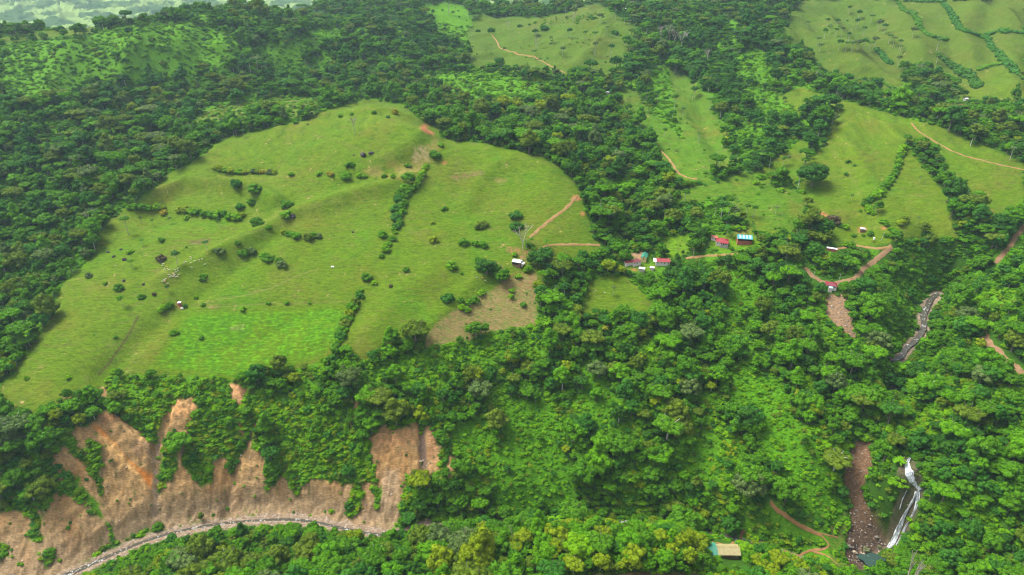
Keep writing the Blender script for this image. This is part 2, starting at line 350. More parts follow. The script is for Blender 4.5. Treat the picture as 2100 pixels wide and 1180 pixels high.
FOREST, PAST, BRIGHT, TILLED, SCRUB, SOIL, DEBRIS, GRAVEL, ROCK, YARD, SPARSE, FAR, VINE, HEATH = range(14)
CLS = np.full(Z.shape, FOREST, np.int8)
def paint(c, pts, rough=1.6, only=None):
    rs, cs, m = poly_mask(pts, rough)
    if only is not None: m &= np.isin(CLS[rs, cs], only)
    CLS[rs, cs][m] = c
CLS[GY > 1750] = FAR
AREAS = [
 (PAST, [(0,793),(14,780),(68,705),(102,661),(125,590),(159,549),(193,525),(203,478),(230,447),(271,417),(306,398),(330,368),(358,350),(386,337),(411,323),(437,299),(453,284),(480,279),(517,271),(560,261),(570,258),(625,249),(662,228),(698,219),(729,207),(761,204),(792,208),(805,213),(830,214),(832,222),(847,232),(866,251),(905,263),(901,282),(930,290),(980,292),(1020,300),(1060,310),(1110,322),(1150,345),(1180,375),(1192,395),(1200,430),(1215,475),(1230,503),(1218,530),(1165,536),(1125,548),(1105,590),(1100,640),(1098,668),(1000,682),(960,697),(880,714),(868,678),(830,692),(790,712),(750,738),(735,740),(712,722),(690,718),(640,747),(560,768),(480,778),(400,778),(300,768),(232,770),(212,795),(200,805),(130,822),(60,855),(0,858)]),
 (BRIGHT, [(388,642),(450,634),(560,631),(700,624),(718,627),(704,690),(660,735),(560,767),(480,777),(300,759),(330,722),(352,692),(368,660)]),
 (TILLED, [(870,714),(876,680),(905,655),(935,636),(985,606),(1020,590),(1055,570),(1100,562),(1103,620),(1098,668),(1000,680),(960,695),(900,708)]),
 (PAST, [(1210,577),(1250,561),(1290,568),(1320,600),(1338,617),(1336,652),(1290,657),(1250,650),(1192,646),(1195,612)]),
 (SPARSE, [(1262,182),(1310,188),(1335,230),(1400,270),(1442,300),(1442,350),(1462,372),(1390,372),(1350,332),(1318,268),(1270,215)]),
 (SPARSE, [(1378,145),(1420,168),(1452,200),(1465,235),(1500,265),(1482,300),(1520,330),(1500,352),(1440,350),(1398,300),(1374,240),(1368,180)]),
 (SPARSE, [(958,62),(985,30),(1010,35),(1100,38),(1170,25),(1210,8),(1235,15),(1300,55),(1310,90),(1270,130),(1250,162),(1160,154),(1090,152),(1020,142),(963,137)]),
 (HEATH, [(1165,28),(1210,9),(1236,15),(1245,35),(1190,48),(1120,52),(1060,48)]),
 (YARD, [(1478,458),(1540,466),(1548,484),(1562,502),(1500,516),(1450,512),(1462,480)]),
 (YARD, [(1355,488),(1412,480),(1432,510),(1382,530),(1360,520)]),
 (YARD, [(1270,552),(1300,535),(1345,540),(1350,556),(1300,560)]),
 (SPARSE, [(1515,405),(1600,380),(1642,398),(1662,430),(1650,470),(1600,492),(1558,482),(1508,442)]),
 (SPARSE, [(1380,395),(1510,360),(1560,350),(1600,370),(1520,410),(1510,450),(1470,460),(1400,455)]),
 (PAST, [(1712,236),(1760,240),(1800,250),(1840,275),(1862,296),(1850,330),(1830,370),(1800,410),(1780,432),(1700,441),(1662,432),(1638,390),(1655,330),(1690,300),(1700,260)]),
 (PAST, [(1662,428),(1700,438),(1790,433),(1850,480),(1822,500),(1760,506),(1700,502),(1688,470)]),
 (PAST, [(1865,305),(1900,350),(1940,400),(1952,450),(1967,495),(1900,482),(1850,492),(1795,432),(1800,400),(1840,350),(1855,310)]),
 (PAST, [(1698,195),(1760,214),(1840,238),(1920,256),(2000,291),(2060,318),(2102,328),(2102,400),(2075,452),(2020,462),(1990,420),(1960,370),(1930,330),(1890,290),(1860,292),(1800,250),(1720,235),(1703,215)]),
 (PAST, [(1600,198),(1640,180),(1675,190),(1692,206),(1660,226),(1640,242),(1600,226),(1588,210)]),
 (SCRUB, [(1530,180),(1590,190),(1640,242),(1600,250),(1540,235)]),
 (PAST, [(1556,352),(1640,288),(1662,292),(1652,330),(1632,382),(1600,372)]),
 (SPARSE, [(1600,60),(1640,0),(1850,0),(1800,60),(1790,110),(1740,150),(1690,165),(1660,110),(1620,95)]),
 (PAST, [(1830,0),(2102,0),(2102,225),(2020,216),(1962,226),(2042,262),(1982,262),(1900,235),(1820,205),(1750,188),(1690,170),(1675,140),(1740,90),(1800,60)]),
 (SCRUB, [(0,92),(150,76),(240,56),(330,50),(400,50),(480,70),(492,100),(480,140),(400,152),(330,152),(260,166),(180,172),(120,200),(70,232),(30,200),(0,150)]),
 (PAST, [(0,78),(60,70),(120,60),(200,56),(200,66),(130,74),(60,82),(0,90)]),
 (SCRUB, [(1335,168),(1372,140),(1378,200),(1404,292),(1372,262),(1340,232)]),
 (SCRUB, [(1500,262),(1560,250),(1600,262),(1560,330),(1520,340)]),
 (SCRUB, [(868,10),(930,5),(975,30),(958,62),(962,100),(900,70)]),
 (VINE, [(627,62),(700,60),(705,90),(650,92)]),
 (SCRUB, [(560,90),(640,80),(600,140),(540,140)]),
 (SCRUB, [(880,150),(1010,150),(1100,170),(1130,210),(1020,215),(930,200)]),
 (SCRUB, [(1500,120),(1560,100),(1600,170),(1540,185)]),
 (SCRUB, [(1390,420),(1500,400),(1500,480),(1420,480)]),
 (HEATH, [(390,252),(430,226),(500,210),(600,196),(662,204),(662,226),(600,246),(550,236),(480,256),(420,272)]),
 (VINE, [(1030,850),(1060,815),(1110,820),(1150,870),(1150,950),(1190,1000),(1160,1050),(1080,1060),(1000,1050),(1020,1000),(1012,930)]),
 (SCRUB, [(760,752),(880,716),(960,700),(1090,672),(1110,690),(1060,730),(1000,760),(920,790),(850,800),(780,782)]),
 (SCRUB, [(1542,1040),(1580,1033),(1640,1078),(1700,1093),(1735,1110),(1740,1165),(1620,1152),(1570,1122),(1520,1112),(1502,1082)]),
 (VINE, [(1395,905),(1440,900),(1470,960),(1480,1020),(1440,1010),(1400,960)]),
 (VINE, [(1180,770),(1230,760),(1260,820),(1240,880),(1200,850)]),
 (VINE, [(1490,560),(1560,580),(1560,640),(1510,650),(1480,600)]),
 (VINE, [(900,890),(960,860),(1000,900),(980,950),(930,930)]),
 (VINE, [(1500,742),(1560,762),(1620,822),(1650,900),(1700,960),(1722,1020),(1735,1085),(1640,1040),(1590,962),(1540,882),(1500,822)]),
 (SCRUB, [(215,800),(230,770),(480,777),(470,832),(370,834),(340,852),(320,882),(270,862),(240,832)]),
 (SCRUB, [(1850,502),(1950,540),(1962,602),(1900,602),(1870,642),(1880,702),(1830,742),(1790,652),(1800,602),(1840,562)]),
 (SCRUB, [(383,905),(378,950),(392,985),(418,1008),(440,1000),(450,945),(480,950),(492,905),(505,860),(540,850),(560,900),(565,960),(610,1005),(700,995),(780,990),(750,930),(720,870),(640,850),(560,820),(500,790),(430,830),(390,850)]),
 # bare slopes
 (SOIL, [(-60,1240),(-60,1080),(0,1056),(30,1046),(60,1056),(78,1040),(92,1050),(121,1000),(110,948),(124,910),(134,890),(157,877),(189,874),(202,848),(240,848),(282,877),(311,898),(321,885),(334,861),(350,825),(372,818),(395,818),(408,837),(392,848),(381,902),(373,943),(392,975),(414,1003),(435,994),(438,943),(463,940),(473,968),(490,940),(497,910),(511,880),(533,834),(530,850),(520,890),(512,925),(530,926),(548,932),(541,1012),(566,1003),(582,968),(589,992),(606,1008),(617,984),(640,985),(690,990),(720,997),(760,994),(780,1005),(760,1085),(700,1076),(640,1062),(550,1056),(450,1062),(350,1082),(290,1089),(230,1115),(130,1178),(90,1240)]),
 (SOIL, [(758,899),(788,875),(825,878),(863,878),(883,875),(897,892),(893,916),(917,926),(944,956),(930,987),(910,977),(883,973),(866,1000),(863,970),(836,973),(829,997),(822,1031),(820,1061),(802,1084),(720,1080),(700,1030),(715,990),(775,994),(773,970),(761,933)]),
 (SOIL, [(467,790),(485,784),(503,786),(500,810),(498,838),(480,820),(468,808)]),
 (SOIL, [(479,853),(486,858),(500,882),(508,895),(500,897),(490,878)]),
 (SOIL, [(717,862),(735,818),(738,835),(731,865),(722,880)]),
 (SOIL, [(200,797),(214,796),(220,812),(212,822),(206,810)]),
 (SOIL, [(820,845),(850,862),(862,880),(850,880),(838,866)]),
 # green tongues on the scar
 (SCRUB, [(139,887),(153,887),(166,916),(180,905),(195,900),(211,922),(214,961),(214,1009),(202,1009),(192,970),(169,951),(147,922)]),
 (SCRUB, [(129,958),(140,974),(182,1009),(200,1030),(218,1067),(202,1060),(180,1035),(140,1015),(121,1006)]),
 (SCRUB, [(211,1077),(234,1077),(240,1106),(227,1115)]),
 (SCRUB, [(340,896),(359,890),(356,948),(337,993),(327,1009),(319,974),(327,935)]),
 (SCRUB, [(86,1125),(102,1125),(108,1154),(100,1158)]),
 (SCRUB, [(65,1051),(89,1054),(86,1083),(102,1102),(76,1109),(66,1099)]),
 (SCRUB, [(0,1108),(20,1110),(25,1140),(0,1150)]),
 (SCRUB, [(590,920),(610,1000),(600,1005),(584,965)]),
 (SCRUB, [(722,1000),(746,996),(740,1040),(728,1060),(716,1055)]),
 (SCRUB, [(764,998),(780,996),(782,1045),(770,1051)]),
 (SCRUB, [(905,920),(925,935),(912,975),(900,985)]),
 (DEBRIS, [(1200,1178),(1280,1173),(1350,1172),(1430,1175),(1470,1215),(1150,1215)]),
 # debris slides
 (DEBRIS, [(1693,605),(1730,603),(1746,640),(1743,660),(1762,685),(1756,692),(1730,685),(1710,662),(1688,632)]),
 (DEBRIS, [(1742,690),(1752,690),(1755,712),(1748,714)]),
 (DEBRIS, [(1759,898),(1788,903),(1786,928),(1790,946),(1781,975),(1768,1002),(1777,1023),(1788,1044),(1804,1072),(1815,1096),(1824,1104),(1818,1122),(1797,1136),(1774,1150),(1772,1168),(1748,1160),(1729,1133),(1738,1104),(1743,1066),(1746,1034),(1735,1006),(1730,974),(1735,939),(1742,922)]),
 (FOREST, [(1851,136),(1890,138),(1925,160),(1960,170),(1963,210),(1930,217),(1860,200),(1850,180)]),
 (FOREST, [(1733,188),(1773,169),(1795,173),(1808,203),(1841,217),(1876,220),(1903,246),(1890,252),(1864,242),(1824,229),(1790,215),(1740,202)]),
 (FOREST, [(1976,200),(2027,217),(2102,210),(2102,340),(2064,314),(2030,302),(1986,287),(1945,270),(1915,253),(1922,234),(1956,230),(1983,251),(2024,264),(2010,240),(1976,222)]),
 (FOREST, [(1644,222),(1688,207),(1712,220),(1705,251),(1695,288),(1664,293),(1644,264)]),
 (ROCK, [(1840,974),(1850,940),(1866,930),(1881,955),(1896,1001),(1890,1030),(1881,1052),(1860,1093),(1838,1126),(1816,1122),(1822,1085),(1836,1039),(1849,1012)]),
]
print('H check', [round(float(hz(*[v[0] for v in ground(a, b)])), 1) for a, b in [(360, 560), (1060, 540), (1330, 535), (400, 1072), (1870, 1000)]])
carve(RIVER, [z - .6 for z in RIVZ], 5.5, 22, 0.8)
carve(UPPER, [z - .5 for z in UPZ], 6, 20, 0.8)
# plunge pool
PX, PY = at_z(1790, 1148, 4.2)
pd = np.hypot((GX - PX + 2) / 1.2, GY - PY - 1) + 3.2 * fbm(GX / 7, GY / 7, 2, 35)
Z[:] = np.where(pd < 16, Z * ss(3, 13, pd) + 2.2 * (1 - ss(3, 13, pd)), Z)

for c, pts in AREAS:
    paint(c, pts, {SOIL: 2.6, DEBRIS: 1.4, ROCK: 1.2, SPARSE: 7, SCRUB: 4.5, VINE: 7, HEATH: 7, BRIGHT: 3.6, FOREST: 4}.get(c, 2.0))
# clearings of brush inside the woods, so that the canopy has gaps
mix = fbm(GX / 38, GY / 38, 3, 41)
CLS[(CLS == FOREST) & (mix > np.where(GY < 640, .13, .17)) & (GY > 395) & (GY < 1500)] = SCRUB
# gravel beds
for L, Zs, w in ((RIVER, RIVZ, 6.2), (UPPER, UPZ, 6.0)):
    rs, cs = near_box(L, w + 6)
    d, _ = line_dist(GX[rs, cs], GY[rs, cs], [tuple(p) for p in smooth_line(L, 4)])
    d = d + 4.5 * fbm(GX[rs, cs] / 13, GY[rs, cs] / 13, 3, 55)
    CLS[rs, cs][(d < w) & (CLS[rs, cs] != ROCK) & (((L is RIVER) & ~((GX[rs, cs] > 0) & (GX[rs, cs] < 190))) | ((L is UPPER) & (GY[rs, cs] > 515)))] = GRAVEL
CLS[pd < 7] = DEBRIS

# erosion on bare slopes: runnels down the fall line, ledges across it
soft = np.isin(CLS, (SOIL,)).astype(np.float32)
def blur(M, n=1):
    for _ in range(n):
        M = (M + np.roll(M, 1, 0) + np.roll(M, -1, 0)) / 3
        M = (M + np.roll(M, 1, 1) + np.roll(M, -1, 1)) / 3
    return M
sb = blur(soft, 3)
rn = 1 - np.abs(fbm(GX / 15 + 1.1 * fbm(GX / 24, GY / 24, 3, 3), GY / 55, 4, 61)) * 2.4
rn2 = 1 - np.abs(perlin(GX / 3.6, GY / 22, 62)) * 2
Z += sb * (1.3 * rn + 0.2 * rn2 + 2.6 * fbm(GX / 7, Z / 6, 3, 63) + 0.5 * fbm(GX / 1.8, GY / 1.8, 2, 64))
# main drainage lines of the scar
for pts, w, a in [([(205,800),(240,840),(290,880),(318,900),(322,960),(320,1040)], 4, -5), ([(350,825),(335,880),(322,920)], 3, -3), ([(500,790),(520,850),(508,895),(490,930),(470,1000),(462,1050)], 4, -5),
                  ([(863,870),(866,930),(868,990)], 3.0, -5), ([(150,880),(190,960),(235,1060)], 3, -2.5), ([(610,900),(613,1000)], 5, -3), ([(700,880),(712,990)], 5, -3)]:
    x, y = ground(*np.array(densify(pts, 15)).T)
    add_feature(list(zip(x, y)), w, a)
dbm = blur(np.isin(CLS, (DEBRIS,)).astype(np.float32), 2)
Z += dbm * (0.7 * fbm(GX / 2.2, GY / 2.2, 3, 65) - 1.5)
rkm = blur((CLS == ROCK).astype(np.float32), 2)
Z += rkm * (1.0 * fbm(GX / 5, Z / 3.0, 3, 66) + 0.6 * np.round(Z / 4 % 1))
tl = blur((CLS == TILLED).astype(np.float32), 1)
Z += tl * 0.25 * fbm(GX / 2.4, GY / 1.0, 2, 67)
grassm = blur(np.isin(CLS, (PAST, BRIGHT, SPARSE, YARD, HEATH)).astype(np.float32), 2)
terr = fbm(GX / 10 + .5 * fbm(GX / 30, GY / 30, 2, 70), (GY + 0.8 * Z) / 2.3 / (1 + .5 * ss(700, 1200, GY)), 3, 68)
Z += grassm * (0.55 * terr + 0.9 * fbm(GX / 30, GY / 22, 3, 69)) * (1 + GY / 1500)

# ------------------------------------------------------------------ ground colours (albedo of what grows or lies there)
def lin(*c):
    return np.array(c, np.float32)
BASE = {FOREST: lin(.030, .080, .006), PAST: lin(.072, .124, .005), BRIGHT: lin(.050, .128, .003), TILLED: lin(.16, .125, .045), SCRUB: lin(.062, .165, .005), SOIL: lin(.305, .188, .078),
        DEBRIS: lin(.13, .075, .04), GRAVEL: lin(.20, .145, .095), ROCK: lin(.10, .085, .05), YARD: lin(.085, .180, .006), SPARSE: lin(.058, .130, .007), FAR: lin(.045, .09, .025), VINE: lin(.050, .150, .003), HEATH: lin(.085, .125, .016)}
C = np.zeros(Z.shape + (3,), np.float32)
for k, v in BASE.items():
    C[CLS == k] = v
for k in range(3):
    C[..., k] = blur(C[..., k], 1)
def mixc(mask, col):
    m = np.clip(mask, 0, 1)[..., None]
    C[:] = C * (1 - m) + lin(*col) * m
n1 = fbm(GX / 60, GY / 60, 4, 71); n2 = fbm(GX / 14, GY / 14, 4, 72); n3 = fbm(GX / 4, GY / 3, 3, 73); n4 = fbm(GX / 2.2, GY / 1.2, 2, 74)
pm = np.isin(CLS, (PAST, SPARSE, YARD, HEATH)).astype(np.float32)
mixc(pm * ss(.0, .55, n1 + .3 * n2) * .85, (.098, .112, .011))      # drier grass
mixc(pm * ss(.05, .6, -n1 - .3 * n2) * .6, (.050, .150, .004))    # lusher grass
mixc(pm * ss(-.05, .4, -n2 + .4 * n3) * .40, (.055, .105, .006))
mixc(pm * ss(.12, .5, n2 + .5 * n3) * .6, (.085, .115, .018))
mixc(pm * ss(.1, .5, -terr) * .75, (.040, .082, .005))           # darker green in the dips of the grass ripples
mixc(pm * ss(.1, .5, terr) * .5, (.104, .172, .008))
mixc(pm * ss(900, 1250, GY) * .55, (.055, .085, .010))
mixc((CLS == BRIGHT) * ss(.1, .5, n2) * .5, (.10, .17, .006))
mixc((CLS == BRIGHT) * ss(-.1, .45, n1 + n2) * .75, (.072, .122, .005))
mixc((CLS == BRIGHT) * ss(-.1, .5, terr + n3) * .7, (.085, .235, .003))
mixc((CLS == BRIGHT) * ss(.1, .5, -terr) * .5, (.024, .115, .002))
mixc(pm * ss(.50, .62, n3 * .7 + n2 * .75) * .8, (.30, .22, .09))        # worn earth
# cattle paths along the contours, where the slope has been trodden
lane = np.abs(((Z + 1.6 * fbm(GX / 18, GY / 18, 3, 151)) / 3.1) % 1 - .5)
mixc(pm * (lane < .07) * ss(-.05, .3, fbm(GX / 40, GY / 40, 2, 152)) * .42, (.105, .095, .028))
mixc(pm * (lane > .43) * ss(-.05, .3, fbm(GX / 40, GY / 40, 2, 153)) * .30, (.10, .165, .008))
for pts, w, col, k in [([(284,648),(268,680),(255,700),(240,722),(222,748),(203,768)], 1.3, (.06, .05, .02), .8), ([(300,724),(278,742),(255,758)], .9, (.08, .08, .02), .6), ([(240,680),(225,706),(208,730)], .8, (.07, .08, .02), .5),
                       ([(415,622),(500,607),(560,590),(600,570),(652,552)], .8, (.16, .16, .05), .6), ([(396,626),(470,628),(540,624),(620,622),(708,618)], .7, (.12, .11, .04), .6), ([(840,470),(880,500),(960,505),(1050,498)], .8, (.12, .12, .04), .5),
                       ([(300,520),(360,505),(440,498),(540,470)], .8, (.12, .12, .04), .5), ([(560,260),(640,275),(720,300),(800,330)], .9, (.12, .12, .04), .45), ([(1700,300),(1730,340),(1770,400)], .9, (.12, .12, .04), .4), ([(1130,520),(1100,530),(1070,540)], 1.0, (.22, .14, .07), .6)]:
    x, y = ground(*np.array(densify(pts, 8)).T); L = [tuple(q_) for q_ in np.stack([x, y], 1)]; rs, cs = near_box(L, 6)
    d, _ = line_dist(GX[rs, cs] + .8 * n3[rs, cs], GY[rs, cs] + .8 * n2[rs, cs], L); m = (np.clip(1.3 - d / w, 0, 1) * k * ss(-.4, 0, n2[rs, cs] + .3))[..., None]; C[rs, cs] = C[rs, cs] * (1 - m) + lin(*col) * m
def spot(c, pts, col, k=.85, edge=None, only=None):
    rs, cs, m = poly_mask(pts, 1.3, 4)
    m = blur(m.astype(np.float32), 1)
    if only is not None: m = m * np.isin(CLS[rs, cs], only)
    if edge is not None: m = m * ss(-.35, .25, edge[rs, cs])
    m = (m * k)[..., None]
    C[rs, cs] = C[rs, cs] * (1 - m) + lin(*col) * m
for pts, col, k, e in [
 ([(843,330),(870,300),(895,278),(905,300),(885,340),(870,355),(830,370),(760,362),(740,350),(790,335)], (0.198,0.158,0.046), .6, n2),
 ([(850,300),(880,300),(880,330),(845,332)], (0.277,0.218,0.112), .8, n3),
 ([(860,265),(866,257),(876,254),(880,256),(874,265),(888,270),(890,276),(880,276),(866,268)], (.30,.125,.055), 1, None),
 ([(905,333),(915,332),(918,336),(908,338)], (.30,.125,.055), 1, None),
 ([(920,362),(950,355),(985,350),(1000,356),(975,362),(935,368)], (0.158,0.099,0.053), .8, n3),
 ([(1012,366),(1040,368),(1035,375),(1015,372)], (0.198,0.132,0.059), .7, n3),
 ([(386,494),(410,490),(432,490),(428,500),(400,504),(388,500)], (0.112,0.073,0.040), .8, n3),
 ([(480,455),(520,440),(600,425),(640,415),(700,405),(700,415),(600,440),(520,462)], (0.132,0.158,0.026), .5, n2),
 ([(1040,505),(1080,512),(1090,520),(1078,535),(1062,528),(1040,515)], (0.238,0.119,0.059), .8, n3),
 ([(1000,545),(1015,535),(1030,545),(1035,552),(1015,552)], (0.172,0.119,0.053), .6, None),
 ([(1015,588),(1040,562),(1100,560),(1095,590),(1030,600)], (0.198,0.099,0.053), .6, n2),
 ([(1172,408),(1178,401),(1187,402),(1190,410),(1182,412)], (.30,.125,.055), 1, None),
 ([(1190,436),(1200,436),(1200,442),(1192,443)], (.30,.125,.055), 1, None),
 ([(1673,438),(1690,436),(1698,443),(1697,448),(1678,446)], (.30,.125,.055), 1, None),
 ([(1758,470),(1768,466),(1775,470),(1776,475),(1762,476)], (.30,.125,.055), .9, None),
 ([(1805,466),(1818,465),(1820,471),(1810,471)], (.30,.125,.055), .9, None),
 ([(1240,176),(1255,174),(1258,182),(1246,184)], (0.198,0.086,0.046), 1, None),
 ([(1960,205),(2000,225),(2010,250),(1985,262),(1950,240)], (0.125,0.106,0.033), .7, n2),
 ([(1990,440),(2030,428),(2040,432),(2000,446)], (0.198,0.119,0.046), .7, n3),
 ([(1296,515),(1322,516),(1322,530),(1310,538),(1300,530)], (0.277,0.165,0.099), 1, None),
 ([(1294,552),(1304,550),(1306,556),(1298,558)], (.30,.125,.055), .9, None),
 ([(362,622),(376,622),(380,634),(366,636)], (0.224,0.106,0.053), .9, n3),
 ([(425,628),(452,628),(450,634),(430,634)], (0.211,0.132,0.066), .8, n3), ([(470,672),(505,664),(500,675),(475,680)], (0.172,0.165,0.079), .5, n3),
 ([(1500,476),(1520,470),(1536,474),(1520,486)], (0.158,0.145,0.040), .7, None),
 ([(125,812),(145,808),(146,814),(130,816)], (0.238,0.132,0.066), .9, None),
 ([(1740,1100),(1735,1050),(1700,1085),(1700,1160),(1745,1165)], (0.112,0.073,0.033), .55, n3),
 ([(1755,500),(1700,470),(1640,470),(1640,500)], (0.066,0.132,0.013), .4, n2),
]:
    spot(None, pts, col, k, e)
# bare slope colours
so = (CLS == SOIL).astype(np.float32)
st = fbm(GX / 4.5, GY / 11, 4, 81); sp = fbm(GX / 22, GY / 30, 3, 82); sf = fbm(GX / 2.6, Z / 1.3, 3, 83)
low = 1 - ss(2, 30, Z + 10 * sp)
mixc(so * ss(-.1, .5, sp), (0.275, 0.153, 0.058))
mixc(so * low * .6, (0.188, 0.148, 0.099))
mixc(so * ss(.1, .5, st) * .45, (0.315, 0.213, 0.110))
mixc(so * ss(.05, .5, -st) * .55, (0.143, 0.093, 0.051))
mixc(so * ss(.2, .55, sf) * .5, (0.103, 0.071, 0.041))
mixc(so * ss(.35, .6, -sf) * .4, (0.330, 0.255, 0.150))
mixc(so * ss(.30, .5, fbm(GX / 5, GY / 9, 3, 84)) * .55, (0.082, 0.106, 0.027))
for pts, col, k, e in [
 ([(187,876),(203,878),(232,905),(262,940),(290,962),(312,972),(308,1003),(298,985),(270,955),(235,915),(205,892)], (.50,.17,.03), .95, None),
 ([(200,884),(225,900),(250,925),(270,950),(292,985),(302,1000),(285,985),(250,955),(218,925),(202,900)], (.62,.36,.13), .9, n3),
 ([(240,855),(282,877),(300,900),(285,905),(250,880)], (.55,.33,.14), .8, n3),
 ([(352,822),(395,819),(402,840),(380,850),(352,858),(338,880),(340,850)], (.58,.30,.12), .8, n3),
 ([(258,905),(300,905),(318,930),(315,960),(290,950)], (.24,.15,.085), .7, n2),
 ([(205,850),(240,850),(235,875),(205,870)], (.36,.15,.07), .6, n2),
 ([(470,788),(502,787),(497,832),(470,808)], (.48,.26,.12), .8, None),
 ([(765,880),(860,878),(858,915),(760,915)], (.46,.235,.105), .7, n3),
 ([(858,880),(872,880),(876,960),(862,965)], (.13,.09,.07), .9, None),
 ([(878,878),(896,892),(893,950),(878,960)], (.34,.17,.09), .8, n3),
 ([(776,960),(820,960),(818,1040),(790,1060)], (.30,.22,.14), .6, n2),
 ([(313,900),(325,890),(326,960),(322,1060),(312,1060),(314,960)], (.33,.25,.20), .7, n3),
]:
    spot(None, pts, col, k, e, only=(SOIL,))
db = (CLS == DEBRIS).astype(np.float32)
mixc(db * ss(40, 25, -Z + 0) * 0, (0, 0, 0))
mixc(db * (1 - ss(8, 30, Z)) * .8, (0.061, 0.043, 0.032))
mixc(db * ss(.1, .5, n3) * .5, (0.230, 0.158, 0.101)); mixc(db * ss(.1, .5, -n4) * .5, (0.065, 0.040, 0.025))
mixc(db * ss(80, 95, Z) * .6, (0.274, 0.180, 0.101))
gv = (CLS == GRAVEL).astype(np.float32)
mixc(gv * ss(.0, .5, n3 + n4) * .5, (0.302, 0.259, 0.209)); mixc(gv * ss(.0, .5, -n4) * .6, (0.137, 0.101, 0.072))
rk = (CLS == ROCK).astype(np.float32)
mixc(rk * ss(.0, .5, n2 + n3) * .7, (0.040, 0.072, 0.014)); mixc(rk * ss(.2, .5, -n3) * .7, (0.158, 0.115, 0.072))
tm = (CLS == TILLED).astype(np.float32)
row = fbm(GX / 9, (GY + .5 * GX + .7 * Z) / 1.6, 2, 91)
mixc(tm * ss(.0, .35, row) * .75, (0.072, 0.144, 0.018)); mixc(tm * ss(.1, .4, -row) * .5, (0.238, 0.173, 0.079)); mixc(tm * ss(.1, .5, n2) * .5, (0.144, 0.158, 0.036))
vm = np.isin(CLS, (SCRUB, VINE)).astype(np.float32)
mixc(vm * ss(.0, .5, n3) * .5, (0.070, 0.170, 0.008)); mixc(vm * ss(.05, .5, -n3) * .6, (0.020, 0.075, 0.006))
# the far plain: fields and woods
fm = (CLS == FAR).astype(np.float32); q = fbm(GX / 160, GY / 200, 3, 95); q2 = fbm(GX / 45, GY / 60, 3, 96)
mixc(fm * ss(.0, .12, q), (.16, .24, .07)); mixc(fm * ss(.12, .2, -q + .3 * q2) * .9, (.035, .08, .025)); mixc(fm * ss(.25, .35, q2) * .5, (.03, .07, .02))
bz = CLS == BRIGHT; rr_ = np.nonzero(bz.any(1))[0]; cc_ = np.nonzero(bz.any(0))[0]; sl = (slice(rr_[0] - 12, rr_[-1] + 12), slice(cc_[0] - 12, cc_[-1] + 12))
bm_ = blur(bz[sl].astype(np.float32), 45) + .10 * n2[sl]; m_ = (bz[sl] * (1 - ss(.5, .98, bm_)) * .85)[..., None]; C[sl] = C[sl] * (1 - m_) + lin(.072, .124, .005) * m_
C *= (1 + .22 * n4 + .12 * n3)[..., None] * (1 - 0 * Z[..., None])
C = np.clip(C, .004, .8)

# horizon seen from above: which ground and crowns show
TAN = (Z - CAM_Z) / GY
HOR = np.maximum.accumulate(TAN, 0)
def to_px(x, y, z):
    up_ = y * math.sin(TILT) + (z - CAM_Z) * math.cos(TILT); f = y * math.cos(TILT) - (z - CAM_Z) * math.sin(TILT)
    return 1050 + FPX * x / f, 590 - FPX * up_ / f, f
def cls_at(x, y):
    r, c = gidx(x, y); return CLS[np.round(r).astype(int), np.round(c).astype(int)]
# ------------------------------------------------------------------ materials
def new_mat(name):
    m = bpy.data.materials.new(name); m.use_nodes = True
    nt = m.node_tree; b = nt.nodes['Principled BSDF']
    b.inputs['Specular IOR Level'].default_value = 0.15
    return m, nt, b

def N(nt, t, **kw):
    n = nt.nodes.new(t)
    for k, v in kw.items(): setattr(n, k, v)
    return n

def plain(name, col, rough=.7, spec=.2, metal=0, bump=0, scale=3, vary=.18):
    m, nt, b = new_mat(name)
    tc = N(nt, 'ShaderNodeTexCoord'); nz = N(nt, 'ShaderNodeTexNoise'); nz.inputs['Scale'].default_value = scale; nz.inputs['Detail'].default_value = 4
    nt.links.new(tc.outputs['Object'], nz.inputs['Vector'])
    mp = N(nt, 'ShaderNodeMapRange'); mp.inputs['From Min'].default_value = .3; mp.inputs['From Max'].default_value = .7
    mp.inputs['To Min'].default_value = 1 - vary; mp.inputs['To Max'].default_value = 1 + vary
    nt.links.new(nz.outputs[0], mp.inputs['Value'])
    mul = N(nt, 'ShaderNodeVectorMath', operation='SCALE'); mul.inputs[0].default_value = col[:3]
    nt.links.new(mp.outputs[0], mul.inputs['Scale']); nt.links.new(mul.outputs[0], b.inputs['Base Color'])
    b.inputs['Roughness'].default_value = rough; b.inputs['Specular IOR Level'].default_value = spec; b.inputs['Metallic'].default_value = metal
    if bump:
        bp = N(nt, 'ShaderNodeBump'); bp.inputs['Strength'].default_value = bump; bp.inputs['Distance'].default_value = .3
        nt.links.new(nz.outputs[0], bp.inputs['Height']); nt.links.new(bp.outputs[0], b.inputs['Normal'])
    return m

